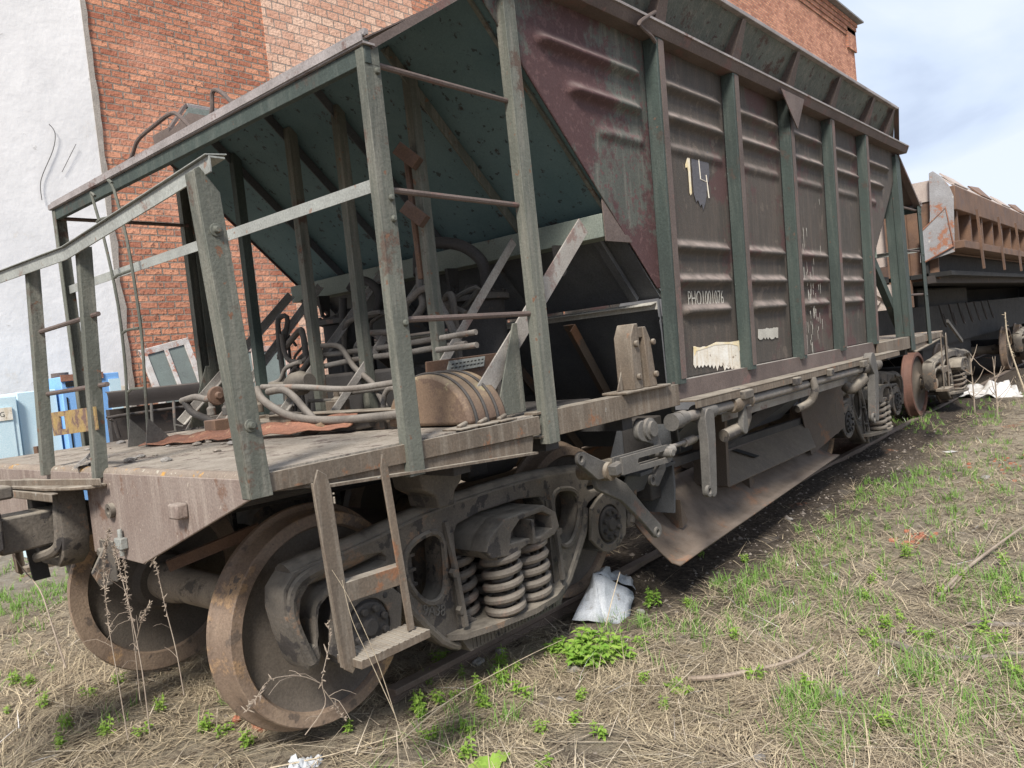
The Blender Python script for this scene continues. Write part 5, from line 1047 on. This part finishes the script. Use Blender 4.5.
small = [(145, 745), (90, 705), (160, 720), (35, 690), (8, 720), (60, 755), (250, 755), (420, 720), (438, 708), (462, 680), (486, 710), (515, 676), (468, 735), (630, 665), (700, 560), (745, 560), (880, 575), (900, 625), (878, 655), (930, 645), (995, 585), (1000, 650), (960, 585), (885, 735), (810, 700), (1015, 610), (430, 690), (444, 670), (455, 702), (478, 695), (500, 672), (505, 690), (522, 700), (430, 740), (465, 760), (540, 735), (575, 725), (645, 688), (665, 715), (580, 700), (545, 765), (120, 690), (45, 715), (70, 735), (225, 745), (250, 720), (205, 742),
         (415, 715), (350, 735), (865, 600), (870, 585), (890, 635), (915, 645), (865, 640), (1005, 570), (1010, 600), (985, 640), (1015, 690), (940, 600), (690, 600), (640, 650), (755, 690), (105, 745), (20, 690), (735, 640), (600, 740), (905, 560)]
protos = [plant('weed_seedling', G(*small[k]), 'small bright green weed seedling among the straw', 'weed', 'weed seedlings in the straw', 30 + k, 4 + k, .035, (.05, .1), 3, .028) for k in range(4)]
for k, uv in enumerate(small[4:]):
    src = protos[k % 4]; e = src.copy(); scene.collection.objects.link(e); e.location = G(*uv); e.rotation_euler[2] = random.uniform(0, 6.28); s_ = random.uniform(.7, 1.25); e.scale = (s_,) * 3
    for ch in src.children: c_ = ch.copy(); scene.collection.objects.link(c_); c_.parent = e
def bigleaf(name, loc, n, ln, wd, label, seed):
    r = random.Random(seed); mb = MB()
    for k in range(n):
        az = r.uniform(0, 6.28) if n > 2 else r.uniform(-1, 1) + k * 2.5; d = V(math.cos(az), math.sin(az), .7); sd = V(-math.sin(az), math.cos(az), 0); s_ = r.uniform(.7, 1.15)
        rows = 8; vs = []
        for i in range(rows + 1):
            t = i / rows; c_ = V(d.x, d.y, 0) * ln * s_ * t + V(0, 0, 1) * ln * s_ * (.75 * t - .6 * t * t); w_ = wd * s_ * (math.sin(math.pi * min(1, t * .93 + .07)) ** .7) / 2
            for j in range(-2, 3): vs.append(c_ + sd * (w_ * j / 2) * (1 + .06 * math.sin(i * 2.3)) + V(0, 0, 1) * (abs(j) * w_ * .14 + .006 * math.sin(i * 2.7 + j * 2)))
        mb.add(vs, [(i * 5 + j, i * 5 + j + 1, (i + 1) * 5 + j + 1, (i + 1) * 5 + j) for i in range(rows) for j in range(4)])
    o = mb.build(name, 'nettle', recalc=False, ang=180); o.location = loc; return tag(o, label, 'plant')
bigleaf('broadleaf_weed', G(492, 768), 4, .11, .07, 'broad crinkled light green weed at the bottom edge of the photo', 3)
bigleaf('broadleaf_weed', G(668, 688), 3, .07, .06, 'flat round leaved weed right of the nettle clump', 5)
bigleaf('broadleaf_weed', G(683, 700), 2, .06, .06, 'tiny pair of round leaves just below the flat round leaved weed', 8)

def stalks(name, paths, r, label, cat, mat='paletwig', heads=0, seed=0):
    rr = random.Random(seed); mb = MB()
    for pth in paths:
        mb.tube(pth, [r, r * .5], 5, 4)
        if heads:
            P = [V(p) for p in pth]
            for k in range(heads):
                t = rr.uniform(.45, 1) * (len(P) - 1); i = min(int(t), len(P) - 2); q = P[i].lerp(P[i + 1], t - i); e_ = q + V(rr.gauss(0, .007), rr.gauss(0, .007), rr.gauss(.0, .007)); mb.tube([q, q.lerp(e_, .5), e_], [.0008, .002, .0006], 4)
            for k in range(max(2, heads // 16)):
                t = rr.uniform(.15, .9) * (len(P) - 1); i = min(int(t), len(P) - 2); q = P[i].lerp(P[i + 1], t - i); a_ = rr.uniform(0, 6.28); l_ = rr.uniform(.03, .11); d_ = V(math.cos(a_), math.sin(a_), rr.uniform(-.3, .9)) * l_
                mb.tube([q, q + d_ * .5 + V(0, 0, .01), q + d_ + V(0, 0, rr.uniform(-.03, .02))], [.001, .0006], 4, 2)
    return tag(mb.build(name, mat), label, cat)
yS = -.62
stalks('dry_stalk', [[at(u, v, 'x', -.95) for u, v in ((128, 740), (118, 680), (108, 620), (103, 560), (110, 528))]], .002, 'tall seed-headed dry stalk nearest the coupler', 'dry stalk', mat='twig', heads=150, seed=1)
stalks('dry_stalk', [[at(u, v, 'x', -.93) for u, v in ((150, 735), (142, 670), (130, 610), (116, 556), (114, 545))]], .0022, 'thick dry stalk in front of the left wheel, second of the pair by the coupler', 'dry stalk', mat='twig', heads=120, seed=2)
stalks('dry_stalk', [[at(u, v, 'x', -.85) for u, v in ((140, 700), (134, 640), (127, 590), (124, 558))], [at(u, v, 'x', -.85) for u, v in ((134, 650), (142, 620), (150, 602))]], .002, 'short forked dry stalk between the two tallest ones by the left wheel', 'dry stalk', mat='twig', heads=60, seed=3)
stalks('dry_stalk', [[at(u, v, 'x', -.8) for u, v in ((184, 695), (176, 650), (166, 610), (157, 570), (153, 560))]], .002, 'thin dry stalk standing before the axle', 'dry stalk', mat='twig', heads=60, seed=4)
stalks('dry_twig', [[at(u, v, 'x', -.9) for u, v in ((66, 668), (52, 625), (40, 590), (22, 568), (8, 545))]], .004, 'thin grey leaning twig at the left by the coupler', 'twig', 'twig', seed=5)
stalks('dry_stalk', [[at(u, v, 'y', -2.0) for u, v in ((305, 735), (325, 705), (322, 680), (330, 640), (328, 620))], [at(u, v, 'y', -2.0) for u, v in ((322, 684), (300, 676), (270, 680), (255, 700), (246, 712))], [at(u, v, 'y', -2.0) for u, v in ((324, 690), (335, 705), (345, 720))]], .0014, 'arching dry weed stem in front of the big wheel', 'dry stem', mat='twig', heads=30, seed=6)
stalks('dry_stalk', [[at(u, v, 'y', -1.9) for u, v in ((410, 765), (395, 715), (375, 655), (350, 600), (332, 570))], [at(u, v, 'y', -1.9) for u, v in ((395, 715), (370, 660), (352, 620), (342, 580))]], .0015, 'long straight pair of dry grass stems crossing the footstep', 'dry stem', seed=7)
stalks('dry_stalk', [[at(u, v, 'z', .0) for u, v in ((400, 742), (450, 700), (520, 660), (562, 640))]], .0028, 'long bleached stem lying across the weeds left of the nettles', 'dry stem', seed=8)
stalks('dry_stalk', [[at(u, v, 'z', -.06) for u, v in ((270, 768), (330, 755), (400, 735))]], .004, 'bleached stem lying at the foot of the big wheel', 'dry stem', seed=12)
for k, (pp, lab) in enumerate([([(940, 603), (965, 580), (1000, 555), (1030, 535)], 'thick bleached fallen branch with fork at the right edge'), ([(952, 597), (975, 570), (990, 545), (1000, 530)], 'thin side branch lying across the thick fallen branch'), ([(690, 690), (730, 692), (790, 680), (815, 668)], 'slim fallen branch lying on straw at bottom centre right')]):
    pts = [tuple(np.array(G(u, v)) + [0, 0, .03 + .015 * i]) for i, (u, v) in enumerate(pp)]
    o = MB().tube(pts, [.013, .006] if k != 1 else [.006, .003], 7, 4).build('fallen_branch', 'twig'); tag(o, lab, 'branch')
for pp, lab in (([(880, 648), (900, 655), (930, 668), (970, 670), (1024, 665)], 'dark gnarled rotten log among the grass at lower right'), ([(966, 632), (990, 634), (1028, 637)], 'short dark stick lying above the gnarled log')):
    pts = [tuple(np.array(G(u, v)) + [0, random.uniform(-.01, .01), .02]) for u, v in pp]; o = MB().tube(pts, [.01, .02, .015, .012], 9, 4).build('rotten_log', 'drift'); tag(o, lab, 'log')
# dead shrubs by the far bogie
for k, (base, tips, lab) in enumerate([((908, 415), [(905, 385), (908, 345), (890, 330)], 'thin leafless shrub left of the white tarp'), ((998, 420), [(998, 390), (996, 360), (985, 345), (1005, 350)], 'leafless shrub standing in the white tarp'), ((975, 415), [(972, 380), (968, 350), (960, 335)], 'slender dead shrub behind the tarp')]):
    bp_ = at(base[0], base[1], 'z', -.12); x = bp_[0]; r = random.Random(k); mb = MB()
    top = V(x, bp_[1], .55); mb.tube([(x, bp_[1], -.15), (x + .03, bp_[1], .3), (x, bp_[1], .75)], [.012, .006], 5, 3)
    for q in range(9):
        z = r.uniform(.1, .7); a = r.uniform(0, 6.28); l_ = r.uniform(.12, .3); mb.tube([(x, bp_[1], z), (x + l_ * .6 * math.cos(a), bp_[1] + l_ * .6 * math.sin(a), z + l_ * .5), (x + l_ * math.cos(a), bp_[1] + l_ * math.sin(a), z + l_ * 1.1)], [.006, .003], 4, 2)
    tag(mb.build('leafless_shrub', 'twig'), lab, 'shrub')
stalks('dry_stalk', [[at(u, v, 'x', 4.2) for u, v in ((1030, 405), (1018, 372), (1008, 340), (1005, 312))]], .006, 'thick pale dry stalk at the right edge before the tipping wagon', 'dry stem', heads=50, seed=9)

# ------------------------------------------------------------------ litter
def crumple(name, mat, u0, v0, size, label, cat, seed, n=14, amp=.06, fold=None, thick=.002, rot=0, tilt=0, z=.02, aspect=1):
    mb = MB(); c = G(u0, v0)
    for i in range(n + 1):
        for j in range(n + 1):
            x, y = (i / n - .5) * size, (j / n - .5) * size * aspect
            h = amp * (mnoise.noise(Vector((x * 9 / size + seed, y * 9 / size, 0))) * .5 + abs(mnoise.noise(Vector((x * 4 / size + seed * 3, y * 4 / size, 2))))) + (fold(x / size, y / size) * size if fold else 0)
            mb.v.append((x + .3 * h, y, h))
    mb.f = [(i * (n + 1) + j, (i + 1) * (n + 1) + j, (i + 1) * (n + 1) + j + 1, i * (n + 1) + j + 1) for i in range(n) for j in range(n)]
    o = mb.build(name, mat, ang=28); o.location = (c[0], c[1], c[2] + z); o.rotation_euler = (tilt, 0, rot); m_ = o.modifiers.new('t', 'SOLIDIFY'); m_.thickness = thick
    return tag(o, label, cat)
E_ = empty('crumpled_sheet_metal', G(604, 622), 'crumpled bleached grey sheet metal propped up on the straw beside the rail', 'scrap metal')
sz = -.08
q = [at(574, 618, 'z', sz), at(610, 628, 'z', sz), at(630, 622, 'z', sz), at(635, 590, 'y', -.93), at(592, 572, 'y', -.9), at(594, 590, 'y', -.98)]
mb = MB()
def grid(mb, A_, B_, C_, D_, n, bul, seed):
    A_, B_, C_, D_ = map(V, (A_, B_, C_, D_)); nn = (B_ - A_).cross(D_ - A_).normalized(); k0 = len(mb.v)
    for i in range(n + 1):
        for j in range(n + 1):
            u, v = i / n, j / n; p_ = (A_ * (1 - u) + B_ * u) * (1 - v) + (D_ * (1 - u) + C_ * u) * v
            mb.v.append(tuple(p_ + nn * (bul * math.sin(math.pi * u) * .8 + .03 * mnoise.noise(Vector((u * 4 + seed, v * 4, 1))) + .04 * abs(mnoise.noise(Vector((u * 3, v * 3, seed)))))))
    mb.f += [(k0 + i * (n + 1) + j, k0 + (i + 1) * (n + 1) + j, k0 + (i + 1) * (n + 1) + j + 1, k0 + i * (n + 1) + j + 1) for i in range(n) for j in range(n)]
grid(mb, at(602, 622, 'y', -1.10), at(628, 627, 'y', -1.16), at(633, 592, 'y', -1.05), at(593, 573, 'y', -.98), 5, .004, 3)
o = mb.build('bent_face', 'metalsheet', E_, ang=8, recalc=False); o.modifiers.new('t', 'SOLIDIFY').thickness = .003
mb = MB(); grid(mb, at(572, 620, 'y', -.98), at(604, 623, 'y', -1.12), at(593, 573, 'y', -.98), at(589, 586, 'y', -.93), 4, -.012, 6)
o = mb.build('bent_face', 'metalsheet', E_, ang=8, recalc=False); o.modifiers.new('t', 'SOLIDIFY').thickness = .003
mb = MB(); grid(mb, at(594, 574, 'y', -.94), at(636, 590, 'y', -.98), at(628, 576, 'y', -.8), at(600, 570, 'y', -.8), 8, .01, 8)
o = mb.build('bent_face', 'metalsheet', E_, ang=8, recalc=False); o.modifiers.new('t', 'SOLIDIFY').thickness = .003
stalks('dry_stalk', [[at(606, 625, 'y', -1.2), at(612, 600, 'y', -1.2), at(620, 572, 'y', -1.18)]], .004, 'short pale stem standing in front of the crumpled sheet metal', 'dry stem', seed=10)
crumple('white_tarp', 'tarp', 968, 396, 1.9, 'torn dirty white tarp heaped on the grass by the far bogie', 'tarp', 3, 60, .3, None, .004, .3, 0, -.04, .8)
crumple('plastic_scrap', 'metalsheet', 296, 775, .17, 'crumpled translucent grey plastic scrap at the bottom edge', 'plastic scrap', 9, 16, .05, None, .001, .4, 0, .0)
crumple('paper_scrap', 'tarp', 950, 452, .12, 'small flat white scrap of paper on the bare soil at right', 'paper scrap', 5, 6, .01, None, .001, .9)
tag(rock(tuple(np.array(G(238, 733)) + [0, 0, .03]), .02, .02, .02, 4, 'brick_fragment', 'brickfrag'), 'round red brick crumb left of the broken brick under the wheel', 'brick fragment')
tag(MB().box(-.03, .03, -.05, .04, 0, .07).build('brick_fragment', 'brickfrag', bevel=.01), 'broken red brick wedged under the big front wheel', 'brick fragment').location = tuple(np.array(G(262, 735)) + [0, 0, .0])
for k, (u, v, s_) in enumerate(((575, 672, .045), (835, 575, .03), (500, 655, .03), (478, 668, .04), (790, 520, .03), (905, 640, .03), (840, 705, .03), (690, 660, .02), (745, 600, .02), (985, 480, .05), (820, 430, .06), (640, 605, .03), (760, 760, .025), (957, 655, .02), (560, 700, .02))):
    g_ = G(u, v); tag(rock((g_[0], g_[1], g_[2] + s_ * .3), s_, s_ * .8, s_ * .55, k), 'weathered grey stone lying among the straw', 'stone', 'stones in the straw')
rs = random.Random(77); mb = MB()
for k in range(900):
    p_ = scatter(1, 1.8, 12, lambda x, y: y < 5 and not (abs(y) < .9 and x > 1.5))[0]; s_ = rs.uniform(.006, .022)
    mb.add([(p_[0] + s_ * a * rs.uniform(.6, 1.2), p_[1] + s_ * b * rs.uniform(.6, 1.2), p_[2] + s_ * c_ * rs.uniform(.3, .7)) for a, b, c_ in ((1, 0, 0), (-1, 0, 0), (0, 1, 0), (0, -1, 0), (0, 0, 1), (0, 0, -1))],
           [(0, 2, 4), (2, 1, 4), (1, 3, 4), (3, 0, 4), (2, 0, 5), (1, 2, 5), (3, 1, 5), (0, 3, 5)])
tag(mb.build('soil_crumbs', 'drift', smooth=False), 'brown soil crumbs and leaf litter among the straw', 'soil crumbs', kind='stuff')
rs = random.Random(12); proto_r = [rock((0, 0, 0), .02, .016, .012, 40 + k, 'clod', ['stone', 'drift', 'brickfrag'][k % 3 if k % 5 == 0 else k % 2]) for k in range(8)]
mb = MB()
for k in range(1500):
    x = rs.uniform(1.8, 9.5); y = rs.uniform(-2.2, -.6)
    if not dirt(x, y) and rs.random() < .7: continue
    s_ = rs.uniform(.004, .018) * (1 if rs.random() < .95 else 2); mbv = [(x + s_ * rs.uniform(.6, 1.2) * a, y + s_ * rs.uniform(.6, 1.2) * b, gz(x, y) + s_ * c_ * rs.uniform(.5, .9)) for a, b, c_ in ((1, 0, 0), (-1, 0, 0), (0, 1, 0), (0, -1, 0), (0, 0, 1), (0, 0, -1))]
    mb.add(mbv, [(0, 2, 4), (2, 1, 4), (1, 3, 4), (3, 0, 4), (2, 0, 5), (1, 2, 5), (3, 1, 5), (0, 3, 5)])
tag(mb.build('gravel', 'drift', smooth=False), 'scattered ballast stones and clods along the track', 'gravel', kind='stuff')
for o_ in proto_r: bpy.data.objects.remove(o_)
for k, (u, v, s_) in enumerate(((480 + 0, 0, 0),)): pass
rb = MB()
for k in range(70):
    c = rs.choice([(at(1005, 468, 'z', -.1), .35), (at(915, 540, 'z', -.1), .12)]); x, y = rs.gauss(c[0][0], c[1]), rs.gauss(c[0][1], c[1] * .6); s_ = rs.uniform(.01, .035)
    rb.box(x, x + s_, y, y + s_, gz(x, y) - .005, gz(x, y) + s_ * .5)
tag(rb.build('brick_crumbs', 'brickfrag', bevel=.003), 'orange crumbs of crushed brick spread on the soil', 'brick rubble', kind='stuff')
